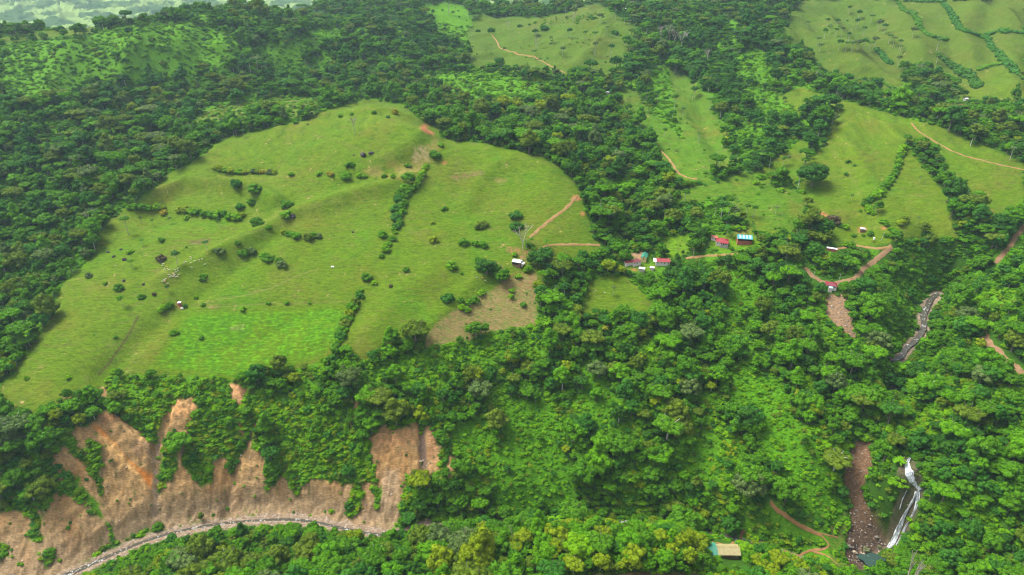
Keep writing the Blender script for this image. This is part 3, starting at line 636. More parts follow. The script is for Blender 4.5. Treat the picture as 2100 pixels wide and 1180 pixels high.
def ground_mat():
    m, nt, b = new_mat('ground_cover')
    at = N(nt, 'ShaderNodeAttribute', attribute_name='cover')
    geo = N(nt, 'ShaderNodeNewGeometry')
    mp = N(nt, 'ShaderNodeMapping'); mp.inputs['Scale'].default_value = (.24, 1.15, 1.15)
    nt.links.new(geo.outputs['Position'], mp.inputs['Vector'])
    nz = N(nt, 'ShaderNodeTexNoise'); nz.inputs['Scale'].default_value = 1.0; nz.inputs['Detail'].default_value = 5; nz.inputs['Roughness'].default_value = .65
    nt.links.new(mp.outputs[0], nz.inputs['Vector'])
    mr = N(nt, 'ShaderNodeMapRange'); mr.inputs['From Min'].default_value = .3; mr.inputs['From Max'].default_value = .7; mr.inputs['To Min'].default_value = .62; mr.inputs['To Max'].default_value = 1.38
    nt.links.new(nz.outputs[0], mr.inputs['Value'])
    mul = N(nt, 'ShaderNodeVectorMath', operation='SCALE')
    nt.links.new(at.outputs['Color'], mul.inputs[0]); nt.links.new(mr.outputs[0], mul.inputs['Scale'])
    nt.links.new(mul.outputs[0], b.inputs['Base Color'])
    bp = N(nt, 'ShaderNodeBump'); bp.inputs['Strength'].default_value = .8; bp.inputs['Distance'].default_value = .6
    nt.links.new(nz.outputs[0], bp.inputs['Height']); nt.links.new(bp.outputs[0], b.inputs['Normal'])
    b.inputs['Roughness'].default_value = .95; b.inputs['Specular IOR Level'].default_value = .05
    return m
M_GROUND = ground_mat()

def fast_mesh(name, co, faces, mat, smooth=True, attr=None, uvs=None):
    me = bpy.data.meshes.new(name)
    co = np.asarray(co, np.float32); faces = np.asarray(faces, np.int32); k = faces.shape[1]
    me.vertices.add(len(co)); me.vertices.foreach_set('co', co.ravel())
    me.loops.add(faces.size); me.loops.foreach_set('vertex_index', faces.ravel())
    me.polygons.add(len(faces)); me.polygons.foreach_set('loop_start', np.arange(len(faces), dtype=np.int32) * k)
    me.polygons.foreach_set('use_smooth', np.full(len(faces), smooth, bool))
    if attr is not None:
        for an, arr in attr.items():
            a = me.attributes.new(an, 'FLOAT_COLOR', 'POINT')
            c4 = np.ones((len(co), 4), np.float32); c4[:, :3] = arr; a.data.foreach_set('color', c4.ravel())
    me.materials.append(mat); me.update(); me.validate()
    return me

def tag(o, label=None, cat=None, group=None, kind=None):
    if label: o['label'] = label
    if cat: o['category'] = cat
    if group: o['group'] = group
    if kind: o['kind'] = kind
    return o

def link(name, me, parent=None, loc=None):
    o = bpy.data.objects.new(name, me); COL.objects.link(o)
    if parent: o.parent = parent
    if loc is not None: o.location = loc
    return o

# terrain, cut along the edges of what covers it
idx = np.arange(NR * NU).reshape(NR, NU)
quads = np.stack([idx[:-1, :-1], idx[:-1, 1:], idx[1:, 1:], idx[1:, :-1]], -1).reshape(-1, 4)
qc = CLS[:-1, :-1].reshape(-1)
ALLCO = np.stack([GX, GY, Z], -1).reshape(-1, 3); ALLC = C.reshape(-1, 3)
def terrain_piece(name, classes, label=None):
    f = quads[np.isin(qc, classes)]
    used = np.unique(f); mp = np.zeros(NR * NU, np.int32); mp[used] = np.arange(len(used))
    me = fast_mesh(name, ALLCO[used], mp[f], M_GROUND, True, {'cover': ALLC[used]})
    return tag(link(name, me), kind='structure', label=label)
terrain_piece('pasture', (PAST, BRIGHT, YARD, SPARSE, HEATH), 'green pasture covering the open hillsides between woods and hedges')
terrain_piece('field', (TILLED,), 'brownish cut field beside the woods below the white roofed shed')
terrain_piece('landslide_slope', (SOIL,), 'bare orange brown earth slope falling to the river')
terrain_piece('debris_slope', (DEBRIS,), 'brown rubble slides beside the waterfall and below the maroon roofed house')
terrain_piece('riverbed', (GRAVEL,), 'gravel bed along the rocky river')
terrain_piece('rock_face', (ROCK,), 'dark wet rock face behind the waterfall')
terrain_piece('ground', (FOREST, SCRUB, VINE), 'forest floor and low growth under the trees')
terrain_piece('far_plain', (FAR,), 'hazy distant valley of fields and woods beyond the ridge')
# ------------------------------------------------------------------ foliage materials
def leaf_mat(name, c0, c1, rough=.6):
    """two leaf colours mixed by the plant and by the spray of leaves"""
    m, nt, b = new_mat(name)
    oi = N(nt, 'ShaderNodeObjectInfo'); at = N(nt, 'ShaderNodeAttribute', attribute_name='spray')
    ad = N(nt, 'ShaderNodeMath', operation='ADD'); ad.inputs[1].default_value = 0
    m1 = N(nt, 'ShaderNodeMath', operation='MULTIPLY'); m1.inputs[1].default_value = .55
    m2 = N(nt, 'ShaderNodeMath', operation='MULTIPLY'); m2.inputs[1].default_value = .45
    nt.links.new(oi.outputs['Random'], m1.inputs[0]); nt.links.new(at.outputs['Fac'], m2.inputs[0])
    nt.links.new(m1.outputs[0], ad.inputs[0]); nt.links.new(m2.outputs[0], ad.inputs[1])
    mx = N(nt, 'ShaderNodeMix', data_type='RGBA')
    nt.links.new(ad.outputs[0], mx.inputs['Factor'])
    mx.inputs['A'].default_value = (*c0, 1); mx.inputs['B'].default_value = (*c1, 1)
    nt.links.new(mx.outputs['Result'], b.inputs['Base Color'])
    b.inputs['Roughness'].default_value = rough; b.inputs['Specular IOR Level'].default_value = .06
    tr = N(nt, 'ShaderNodeBsdfTranslucent'); nt.links.new(mx.outputs['Result'], tr.inputs['Color'])
    ms = N(nt, 'ShaderNodeMixShader'); ms.inputs[0].default_value = .3
    out = nt.nodes['Material Output']
    nt.links.new(b.outputs[0], ms.inputs[1]); nt.links.new(tr.outputs[0], ms.inputs[2]); nt.links.new(ms.outputs[0], out.inputs['Surface'])
    return m
TONES = {
 'dark': leaf_mat('leaf_dark', (.028,.102,.008), (.052,.155,.012)),
 'deep': leaf_mat('leaf_deep', (.032,.135,.012), (.060,.190,.016)),
 'mid': leaf_mat('leaf_mid', (.054,.172,.005), (.094,.240,.007)),
 'fresh': leaf_mat('leaf_fresh', (0.072, 0.225, 0.004), (0.115, 0.29, 0.005)),
 'yellow': leaf_mat('leaf_yellow', (0.15, 0.235, 0.004), (0.23, 0.31, 0.008)),
 'olive': leaf_mat('leaf_olive', (.082, .150, .009), (.135, .205, .014)),
 'grey': leaf_mat('leaf_grey', (0.08, 0.145, 0.035), (0.13, 0.2, 0.05)),
 'bright': leaf_mat('leaf_bright', (0.105, 0.275, 0.003), (0.165, 0.34, 0.004)),
 'golden': leaf_mat('leaf_golden', (.22, .24, .012), (.32, .28, .02)),
 'brownish': leaf_mat('leaf_brownish', (.07, .06, .03), (.11, .085, .045)),
}
TONE_WORD = {'dark': 'dark-green', 'deep': 'bluish-green', 'mid': 'plain-green', 'fresh': 'fresh-green', 'yellow': 'yellow-green', 'olive': 'olive-green', 'grey': 'grey-green', 'bright': 'bright-green', 'golden': 'golden', 'brownish': 'brownish'}
M_BARK = plain('bark', (.17, .15, .12), .9, .1, scale=1.5, vary=.3)
M_PALEBARK = plain('pale_bark', (.42, .40, .35), .85, .1, scale=1.5, vary=.25)
M_DEADWOOD = plain('dead_wood', (.36, .32, .27), .9, .1, scale=1.5, vary=.25)

def ico(sub):
    bm = bmesh.new(); bmesh.ops.create_icosphere(bm, subdivisions=sub, radius=1)
    v = np.array([x.co for x in bm.verts]); f = np.array([[l.index for l in x.verts] for x in bm.faces]); bm.free(); return v, f
ICO2 = ico(2); ICO3 = ico(3)

def leaf_cluster(rg, centre, rad, n_leaf, leaf, squash=1.0):
    """one spray of foliage: a rough lump with leaf tufts standing off it"""
    v, f = ICO2
    off = rg.uniform(0, 100, 3)
    w = v * 1.0
    d = np.array([mnoise.noise(Vector(p * 1.9 + off)) for p in v]) * .55 + np.array([mnoise.noise(Vector(p * 5 + off)) for p in v]) * .24
    w = v * (1 + d)[:, None] * rad * np.array([1, 1, squash]) + centre
    # tufts
    t = rg.normal(size=(n_leaf, 3)); t[:, 2] = np.abs(t[:, 2]) * .9 + .0; t /= np.linalg.norm(t, axis=1)[:, None]
    c = t * rad * rg.uniform(.86, 1.32, (n_leaf, 1)) * np.array([1, 1, squash]) + centre
    a = rg.normal(size=(n_leaf, 3)); a -= (a * t).sum(1)[:, None] * t * .5; a /= np.linalg.norm(a, axis=1)[:, None]
    b = np.cross(t, a); b += t * rg.uniform(-.6, .6, (n_leaf, 1)); b /= np.linalg.norm(b, axis=1)[:, None]
    s = leaf * rg.uniform(.6, 1.3, (n_leaf, 1))
    q = np.stack([c - a * s, c + b * s * .6, c + a * s, c - b * s * .6], 1).reshape(-1, 3)
    qi = np.arange(n_leaf * 4).reshape(-1, 4)
    tri = np.vstack([f, (qi[:, [0, 1, 2]] + len(w)), (qi[:, [0, 2, 3]] + len(w))])
    sp = rg.uniform(0, 1)
    shade = np.concatenate([np.full(len(w), sp), np.repeat(np.clip(sp + rg.uniform(-.25, .25, n_leaf), 0, 1), 4)])
    return np.vstack([w, q]), tri, shade

def crown_mesh(name, seed, form):
    """unit crown: radius about 1, standing with its base at height 0"""
    rg = np.random.default_rng(seed)
    V = []; F = []; S = []; n = 0
    if form == 'round': nl, zr, z0, lr = 27, .78, .70, (.22, .38)
    elif form == 'spreading': nl, zr, z0, lr = 28, .36, .62, (.18, .30)
    elif form == 'tall': nl, zr, z0, lr = 25, 1.15, 1.05, (.22, .36)
    elif form == 'feathery': nl, zr, z0, lr = 40, .62, .70, (.13, .24)
    else: nl, zr, z0, lr = 15, .62, .42, (.20, .48)      # bush
    pts = []
    k = 0
    while len(pts) < nl and k < 4000:
        k += 1
        d = rg.normal(size=3); d /= np.linalg.norm(d)
        if form == 'spreading': d[2] = abs(d[2]) * .9 - .1
        elif d[2] < -.45: continue
        rr = rg.uniform(.55, .82) if rg.random() < .8 else rg.uniform(.1, .5)
        p = d * rr * (1 + .22 * rg.uniform(-1, 1)); p[2] = p[2] * zr + z0
        if form == 'tall': p[:2] *= 1.05 - .35 * p[2] / 2
        if all(np.linalg.norm(p - o) > .23 for o in pts) or k > 1500: pts.append(p)
    for p in pts:
        r = rg.uniform(*lr)
        v, f, s = leaf_cluster(rg, p, r, 64 if form != 'bush' else 56, .09 if form != 'bush' else .12, .78 if form != 'spreading' else .6)
        V.append(v); F.append(f + n); S.append(s); n += len(v)
    V = np.vstack(V); F = np.vstack(F); S = np.concatenate(S)
    me = fast_mesh(name, V, F, TONES['mid'], False)
    a = me.attributes.new('spray', 'FLOAT', 'POINT'); a.data.foreach_set('value', S.astype(np.float32))
    return me

def limb(V, F, a, b, r0, r1, n=6):
    a = Vector(a); b = Vector(b); d = (b - a).normalized(); s = d.orthogonal().normalized(); t = d.cross(s)
    k = len(V)
    for c, r in ((a, r0), (b, r1)):
        for i in range(n):
            g = 2 * math.pi * i / n; V.append(tuple(c + (s * math.cos(g) + t * math.sin(g)) * r))
    for i in range(n):
        j = (i + 1) % n; F.append((k + i, k + j, k + n + j, k + n + i))

def trunk_mesh(name, seed, h=1.0, r=.045, mat=None, fork=True):
    """unit trunk reaching height h, forking into limbs near the top"""
    rg = random.Random(seed); V = []; F = []
    p = Vector((0, 0, -.25)); q = Vector((rg.uniform(-.04, .04), rg.uniform(-.04, .04), h * .55))
    limb(V, F, p, q, r * 1.5, r)
    top = Vector((q.x * 1.5, q.y * 1.5, h)); limb(V, F, q, top, r, r * .5)
    if fork:
        for i in range(5):
            g = i * 1.26 + rg.uniform(-.3, .3); s = q.lerp(top, rg.uniform(0, .6))
            limb(V, F, s, s + Vector((math.cos(g) * .5, math.sin(g) * .5, rg.uniform(.3, .55))), r * .55, r * .2, 5)
    return fast_mesh(name, V, F, mat or M_BARK, True)

def bare_mesh(name, seed, mat, spread=.55, levels=4, up=.9):
    """a leafless tree of unit height"""
    rg = random.Random(seed); V = []; F = []
    def grow(p, d, L, r, lev):
        q = p + d * L; limb(V, F, p, q, r, r * .68, 6 if lev < 2 else 4)
        if lev >= levels: return
        for i in range(3 if lev < 2 else 2 + (rg.random() < .6)):
            a = Vector((rg.uniform(-1, 1), rg.uniform(-1, 1), rg.uniform(-.1, .5))).normalized()
            nd = (d * up + a * spread).normalized(); grow(q, nd, L * rg.uniform(.58, .82), r * .6, lev + 1)
    grow(Vector((0, 0, -.15)), Vector((0, 0, 1)), .48, .034, 0)
    return fast_mesh(name, V, F, mat, True)

FORMS = ['round', 'spreading', 'tall', 'feathery', 'bush']
NV = {'round': 5, 'spreading': 3, 'tall': 2, 'feathery': 3, 'bush': 4}
CROWN = {f: [crown_mesh('crown', 100 * i + j, f) for j in range(NV[f])] for i, f in enumerate(FORMS)}
TRUNK = [trunk_mesh('trunk', s) for s in range(3)]
PTRUNK = [trunk_mesh('trunk', s + 9, mat=M_PALEBARK) for s in range(3)]

# ------------------------------------------------------------------ where trees and brush grow
ROADS_PX = [
 ('dirt_track', 3.2, [(1185,400),(1170,420),(1142,441),(1108,468),(1085,490)], 'orange dirt track climbing the edge of the open pasture'),
 ('dirt_track', 2.6, [(1232,503),(1180,502),(1132,503),(1105,512),(1080,520)], 'dirt track crossing the pasture towards the white roofed shed'),
 ('dirt_road', 4.6, [(1830,505),(1806,525),(1790,538),(1770,552),(1758,568),(1735,576),(1705,583),(1680,575),(1665,565),(1650,548)], 'dirt road curving past the maroon roofed house'),
 ('dirt_track', 3.0, [(1830,509),(1790,510),(1755,503),(1730,508),(1706,513)], 'narrow dirt track by the long white roofed shed'),
 ('dirt_track', 3.4, [(1405,531),(1422,528),(1450,525),(1470,524),(1515,521)], 'reddish dirt track below the turquoise roofed barn'),
 ('dirt_road', 4.8, [(2110,455),(2080,490),(2070,508),(2056,524),(2038,542)], 'wide brown dirt road beside the hill pastures'),
 ('dirt_road', 4.8, [(2004,668),(2018,690),(2030,706),(2052,730),(2078,748),(2110,775)], 'brown dirt road winding through dense woods'),
 ('dirt_track', 2.8, [(1352,306),(1375,330),(1390,354),(1410,365),(1432,368)], 'pale dirt track on the wooded slope above the village'),
 ('dirt_track', 2.8, [(1008,70),(1019,85),(1024,98),(1058,110),(1100,119),(1130,136),(1160,151)], 'red dirt track crossing the high pasture'),
 ('dirt_track', 2.6, [(1868,252),(1884,270),(1920,292),(1955,311),(1985,322),(2050,338),(2105,350)], 'dirt track along the crest of the hill pastures'),
 ('footpath', 1.5, [(1577,1029),(1588,1044),(1618,1065),(1640,1080),(1652,1084),(1667,1091),(1686,1101),(1702,1118),(1690,1127),(1662,1130),(1632,1140),(1605,1128)], 'orange footpath winding down towards the waterfall pool'),
 ('footpath', 1.1, [(1664,1130),(1700,1142),(1720,1160)], 'thin footpath running down to the pool'),
 ('footpath', 1.2, [(1672,1093),(1720,1103)], 'short footpath to the rubble slide'),
 ('footpath', 2.2, [(1527,1083),(1516,1106),(1498,1120),(1470,1114),(1458,1112)], 'muddy footpath behind the straw roofed hut'),
]
ROADS = []
for nm, w, pts, lab in ROADS_PX:
    x, y = ground(*np.array(densify(pts, 12)).T)
    ROADS.append((nm, w, np.stack([x, y], 1), lab))
# keep-out map
KEEP = np.zeros(Z.shape, bool)
for nm, w, L, lab in ROADS:
    pad = w / 2 + (3.6 if nm != 'footpath' else 2.5)
    rs, cs = near_box(L, pad); d, _ = line_dist(GX[rs, cs], GY[rs, cs], [tuple(p) for p in L])
    KEEP[rs, cs] |= d < pad
def keep_at(x, y):
    r, c = gidx(x, y); return KEEP[np.round(r).astype(int), np.round(c).astype(int)]

def region(pts):
    x, y = ground(*np.array(densify(pts, 25, True)).T); return np.stack([x, y], 1)
def inside(L, x, y):
    o = np.zeros(x.shape, bool); n = len(L)
    for k in range(n):
        x1, y1 = L[k]; x2, y2 = L[(k + 1) % n]
        if y1 == y2: continue
        c = (y > y1) != (y > y2); o ^= c & (x < (x2 - x1) * (y - y1) / (y2 - y1) + x1)
    return o
# ------------------------------------------------------------------ what the places are called
def gp(px, py):
    x, y = ground(px, py); return float(x[0]), float(y[0])
SPOTS = [('the waterfall', 1868, 990), ('the plunge pool', 1790, 1150), ('the straw hut', 1485, 1135), ('the maroon house', 1703, 592), ('the white shed', 1060, 545), ('the turquoise barn', 1524, 498),
         ('the red villa', 1478, 500), ('the orange scar', 285, 960), ('the right scar', 830, 930), ('the upper scar', 485, 805), ('the rubble slide', 1762, 1000), ('the boulder pair', 753, 320),
         ('the brown field', 980, 640), ('the square pasture', 1265, 615), ('the road fork', 1830, 507), ('the vine clearing', 1085, 930), ('the domed hilltop', 765, 215), ('the bright field', 530, 700),
         ('the cattle', 360, 560), ('the tall snag', 1052, 1088), ('the forked snag', 1097, 1085), ('the crimson house', 1357, 540), ('the riverside bend', 560, 1062), ('the winding road', 2040, 710), ('the river gorge', 1893, 655)]
LANDMARKS = [(nm, *gp(a, b)) for nm, a, b in SPOTS]

ONES = 'zero one two three four five six seven eight nine ten eleven twelve thirteen fourteen fifteen sixteen seventeen eighteen nineteen'.split()
TENS = '- - twenty thirty forty fifty sixty seventy eighty ninety'.split()
def say(n):
    if n >= 1000: return say(n // 1000) + '-thousand' + ('-' + say(n % 1000) if n % 1000 else '')
    if n >= 100: return say(n // 100) + '-hundred' + ('-' + say(n % 100) if n % 100 else '')
    return ONES[n] if n < 20 else TENS[n // 10] + ('-' + ONES[n % 10] if n % 10 else '')
def describe(x, y, lms, used, head):
    """head + where the thing stands, in metres from something one can find"""
    d = sorted((math.hypot(x - a, y - b), nm, a, b) for nm, a, b in lms)
    for q in (5, 2, 1):
        for dist, nm, a, b in d[:3]:
            dx, dy = x - a, y - b; parts = []
            ax, ay = int(round(abs(dx) / q) * q), int(round(abs(dy) / q) * q)
            if ay: parts.append('%s metres %s' % (say(ay), 'uphill' if dy > 0 else 'downhill'))
            if ax: parts.append('%s%s %s' % (say(ax), '' if ay else ' metres', 'upriver' if dx > 0 else 'downriver'))
            s = head + ' ' + ' and '.join(parts) + ' of ' + nm if parts else head + ' right beside ' + nm
            if s not in used:
                used.add(s); return s
    return s
USED = set()

# ------------------------------------------------------------------ solids
class MB:
    def __init__(s): s.v = []; s.f = []
    def add(s, vs, fs):
        k = len(s.v); s.v += [tuple(v) for v in vs]; s.f += [tuple(i + k for i in f) for f in fs]
    def box(s, x0, x1, y0, y1, z0, z1):
        s.add([(x0, y0, z0), (x1, y0, z0), (x1, y1, z0), (x0, y1, z0), (x0, y0, z1), (x1, y0, z1), (x1, y1, z1), (x0, y1, z1)],
              [(0, 3, 2, 1), (4, 5, 6, 7), (0, 1, 5, 4), (1, 2, 6, 5), (2, 3, 7, 6), (3, 0, 4, 7)])
    def slab(s, pts, th):
        """thin sheet through pts (quad or triangle), thickness th downward"""
        n = len(pts); s.add([(*p[:2], p[2]) for p in pts] + [(p[0], p[1], p[2] - th) for p in pts],
              [tuple(range(n)), tuple(range(2 * n - 1, n - 1, -1))] + [(i, i + n, (i + 1) % n + n, (i + 1) % n) for i in range(n)])
    def tube(s, a, b, r0, r1=None, n=8):
        V = []; F = []; limb(V, F, a, b, r0, r1 or r0, n); k = len(s.v); s.v += V; s.f += [tuple(i + k for i in f) for f in F]
        s.f.append(tuple(k + n + i for i in range(n)))
    def build(s, name, mat, parent=None, smooth=False):
        me = bpy.data.meshes.new(name); me.from_pydata(s.v, [], s.f); me.materials.append(mat)
        bm = bmesh.new(); bm.from_mesh(me); bmesh.ops.recalc_face_normals(bm, faces=bm.faces); bm.to_mesh(me); bm.free()
        if smooth: me.polygons.foreach_set('use_smooth', [True] * len(me.polygons))
        return link(name, me, parent)

def metal_roof(name, col, rust=.2):
    m, nt, b = new_mat(name)
    tc = N(nt, 'ShaderNodeTexCoord'); wv = N(nt, 'ShaderNodeTexWave'); wv.inputs['Scale'].default_value = 1.6; wv.inputs['Distortion'].default_value = .2
    nt.links.new(tc.outputs['Object'], wv.inputs['Vector'])
    nz = N(nt, 'ShaderNodeTexNoise'); nz.inputs['Scale'].default_value = .5; nz.inputs['Detail'].default_value = 5; nt.links.new(tc.outputs['Object'], nz.inputs['Vector'])
    mr = N(nt, 'ShaderNodeMapRange'); mr.inputs['From Min'].default_value = .4; mr.inputs['From Max'].default_value = .75; mr.inputs['To Max'].default_value = rust * 2
    nt.links.new(nz.outputs[0], mr.inputs['Value'])
    mx = N(nt, 'ShaderNodeMix', data_type='RGBA'); mx.inputs['A'].default_value = (*col, 1); mx.inputs['B'].default_value = (col[0] * .55 + .06, col[1] * .5 + .03, col[2] * .45 + .02, 1)
    nt.links.new(mr.outputs[0], mx.inputs['Factor']); nt.links.new(mx.outputs['Result'], b.inputs['Base Color'])
    bp = N(nt, 'ShaderNodeBump'); bp.inputs['Strength'].default_value = .5; bp.inputs['Distance'].default_value = .08; nt.links.new(wv.outputs[1], bp.inputs['Height']); nt.links.new(bp.outputs[0], b.inputs['Normal'])
    b.inputs['Roughness'].default_value = .5; b.inputs['Specular IOR Level'].default_value = .3
    return m
RM = {'white': metal_roof('white_metal', (.62, .62, .68), .12), 'crimson': metal_roof('crimson_metal', (.23, .014, .022), .15), 'maroon': metal_roof('maroon_metal', (.17, .014, .030), .2), 'plum': metal_roof('plum_metal', (.14, .025, .035), .2),
      'teal': metal_roof('teal_metal', (.03, .20, .13), .15), 'turquoise': metal_roof('turquoise_metal', (.04, .26, .30), .1), 'paleblue': metal_roof('pale_sheet', (.32, .55, .60), .1), 'straw': metal_roof('straw', (.30, .265, .12), .35), 'salmon': metal_roof('salmon_tile', (.36, .10, .07), .2)}
WM = {'white': plain('white_wall', (.62, .58, .54), .8), 'cream': plain('cream_wall', (.62, .50, .22), .8), 'dark': plain('dark_opening', (.03, .025, .02), .8), 'wood': plain('brown_boards', (.18, .11, .07), .85), 'red': plain('red_wall', (.33, .10, .07), .8), 'glass': plain('window_glass', (.03, .04, .05), .15, .5), 'grey': plain('grey_concrete', (.36, .34, .31), .85)}

def house(name, label, px, py, w, d, h, rot, roof, wall, kind='gable', rise=None, openings=True, cat='house', over=.5, extra=None, clear=None):
    """a building centred on the ground point seen at the pixel; w across, d deep"""
    x, y = gp(px, py); z = float(hz(x, y))
    c, s = math.cos(rot), math.sin(rot)
    z = max(float(hz(x + a * c - b * s, y + a * s + b * c)) for a in (-w / 2, 0, w / 2) for b in (-d / 2, 0, d / 2)) - .4
    e = bpy.data.objects.new(name, None); COL.objects.link(e); e.location = (x, y, z); e.rotation_euler = (0, 0, rot); tag(e, label, cat)
    hw, hd = w / 2, d / 2; rise = rise or d * .22
    b = MB(); b.box(-hw, hw, -hd, hd, -4, h); 
    if kind == 'gable': b.add([(-hw, -hd, h), (-hw, hd, h), (-hw, 0, h + rise * .9), (hw, -hd, h), (hw, hd, h), (hw, 0, h + rise * .9)], [(0, 2, 1), (3, 4, 5)])
    b.build('wall', WM[wall], e)
    r = MB(); o = over; k = rise / hd; ze = h - o * k
    if kind == 'gable':
        r.slab([(-hw - o, -hd - o, ze + .12), (hw + o, -hd - o, ze + .12), (hw + o, 0, h + rise + .12), (-hw - o, 0, h + rise + .12)], .1)
        r.slab([(-hw - o, 0, h + rise + .12), (hw + o, 0, h + rise + .12), (hw + o, hd + o, ze + .12), (-hw - o, hd + o, ze + .12)], .1)
    elif kind == 'hip':
        q = max(hw - hd, .4)
        A, B_, C_, D = (-hw - o, -hd - o, ze + .12), (hw + o, -hd - o, ze + .12), (hw + o, hd + o, ze + .12), (-hw - o, hd + o, ze + .12); E, F_ = (-q, 0, h + rise + .12), (q, 0, h + rise + .12)
        r.slab([A, B_, F_, E], .1); r.slab([E, F_, C_, D], .1); r.slab([B_, C_, F_], .1); r.slab([D, A, E], .1)
    else:
        r.slab([(-hw - o, -hd - o, h + .1), (hw + o, -hd - o, h + .1), (hw + o, hd + o, h + rise), (-hw - o, hd + o, h + rise)], .1)
    ro = r.build('roof', RM[roof], e)
    if kind in ('gable', 'hip'):
        q = hw + o if kind == 'gable' else max(hw - hd, .4)
        t = MB(); t.tube((-q, 0, h + rise + .15), (q, 0, h + rise + .15), .14); t.build('ridge_cap', RM[roof], ro)
    if openings:
        n = max(2, int(w / 3)); 
        for i in range(n):
            cx = -hw + w * (i + .5) / n
            if i == n // 2:
                m = MB(); m.box(cx - .5, cx + .5, -hd - .06, -hd + .05, .3, 2.4); m.build('door', WM['wood'], e)
            else:
                m = MB(); m.box(cx - .6, cx + .6, -hd - .07, -hd + .05, 1.1, 2.2); wn_ = m.build('window', WM['white'] if wall != 'white' else WM['grey'], e)
                m = MB(); m.box(cx - .48, cx + .48, -hd - .1, -hd - .02, 1.2, 2.1); m.build('pane', WM['glass'], wn_)
        for sx in (-1, 1):
            m = MB(); m.box(min(sx * hw - .05, sx * hw + .07), max(sx * hw - .05, sx * hw + .07), -.6, .6, 1.1, 2.2); m.build('window', WM['glass'], e)
    CLEAR.append((x, y, clear or (math.hypot(w, d) / 2 + 4.5)))
    if extra: extra(e, w, d, h)
    return e
CLEAR = []

def ex_shed(e, w, d, h):
    m = MB(); m.box(-w / 2 - .03, w / 2 - 2, -d / 2 - .05, -d / 2 + .02, .1, h - .3); m.build('opening', WM['dark'], e)
    r = MB(); r.slab([(w / 2 + .3, -d / 2 + .5, h - .9), (w / 2 + 3.4, -d / 2 + .5, h - 1.4), (w / 2 + 3.4, d / 2 - 1, h - 1.4), (w / 2 + .3, d / 2 - 1, h - .9)], .08); l = r.build('lean_to_roof', RM['white'], e)
    for a, b in ((3.2, -d / 2 + .7), (3.2, d / 2 - 1.2)):
        m = MB(); m.tube((w / 2 + a, b, -3), (w / 2 + a, b, h - 1.45), .09); m.build('post', WM['wood'], e)
    m = MB(); m.box(w / 2 + .8, w / 2 + 2.4, -d / 2 + 0.2, -d / 2 + 1.6, -1, 1.0); m.build('trough', WM['grey'], e)
def ex_villa(e, w, d, h):
    m = MB(); m.box(-w / 2 + w * .35, w / 2, -d / 2 - 2.2, -d / 2 - .05, -3, .25); m.build('porch_floor', WM['grey'], e)
    for i in range(5):
        xx = -w / 2 + w * .37 + i * w * .15
        m = MB(); m.box(xx - .25, xx + .25, -d / 2 - 2.2, -d / 2 - 1.8, .25, h - .5); m.build('porch_column', WM['white'], e)
    r = MB(); r.slab([(-w / 2 + w * .32, -d / 2 - 2.6, h - .55), (w / 2 + .4, -d / 2 - 2.6, h - .55), (w / 2 + .4, -d / 2 - .55, h - .15), (-w / 2 + w * .32, -d / 2 - .55, h - .15)], .1); r.build('porch_roof', RM['crimson'], e)
    for i in range(4):
        m = MB(); m.box(-w / 2 + w * .42 + i * w * .15, -w / 2 + w * .42 + i * w * .15 + .9, -d / 2 - .12, -d / 2 - .05, .4, 2.3); m.build('dark_doorway', WM['dark'], e)
def ex_barn(e, w, d, h):
    for i in range(4):
        x0 = -w / 2 + w * (.1 + .24 * i)
        r = MB(); r.slab([(x0, -d / 2 + .2, h - .05 + .32), (x0 + w * .14, -d / 2 + .2, h - .05 + .32), (x0 + w * .14, -.4, h + d * .22 - .1 + .22), (x0, -.4, h + d * .22 - .1 + .22)], .05); r.build('skylight', RM['paleblue'], e)
    m = MB(); m.box(-w / 2 - .08, w / 2 + .08, -d / 2 - .12, -d / 2 + .02, 1.2, h - .1); m.build('opening', WM['dark'], e)
def ex_maroon(e, w, d, h):
    r = MB(); r.slab([(-w * .25, -d / 2 - 3.2, h - 1.3), (w * .1, -d / 2 - 3.2, h - 1.3), (w * .1, -d / 2 - .55, h - .7), (-w * .25, -d / 2 - .55, h - .7)], .08); r.build('lean_to_roof', RM['paleblue'], e)
    m = MB(); m.box(-w * .23, w * .08, -d / 2 - 2.9, -d / 2 - .02, -3.5, h - 1.45); m.build('back_room', WM['white'], e)
def ex_crimson(e, w, d, h):
    k = d * .22 / (d / 2)
    r = MB(); r.slab([(-w / 2 - 2.6, -d / 2 - .8, h - .15), (-w / 2 + .4, -d / 2 - .8, h - .15), (-w / 2 + .4, 0, h + d * .22 + .35), (-w / 2 - 2.6, 0, h + d * .22 + .35)], .08)
    r.slab([(-w / 2 - 2.6, 0, h + d * .22 + .35), (-w / 2 + .4, 0, h + d * .22 + .35), (-w / 2 + .4, d / 2 + .8, h - .15), (-w / 2 - 2.6, d / 2 + .8, h - .15)], .08); r.build('white_roof', RM['white'], e)
def ex_plum(e, w, d, h):
    r = MB(); L = 8
    r.slab([(-w / 2 - L, -1.5, h - .2), (-w / 2 + .5, -2.4, h - .2), (-w / 2 + .5, .2, h + .7), (-w / 2 - L, .8, h + .6)], .1); r.slab([(-w / 2 - L, .8, h + .6), (-w / 2 + .5, .2, h + .7), (-w / 2 + .5, 2.8, h - .2), (-w / 2 - L, 3.0, h - .2)], .1); r.build('side_roof', RM['crimson'], e)
    m = MB(); m.box(-w / 2 - L + .6, -w / 2 - .02, -1.2, 2.4, -4, h - .35); m.build('side_wing', WM['white'], e)
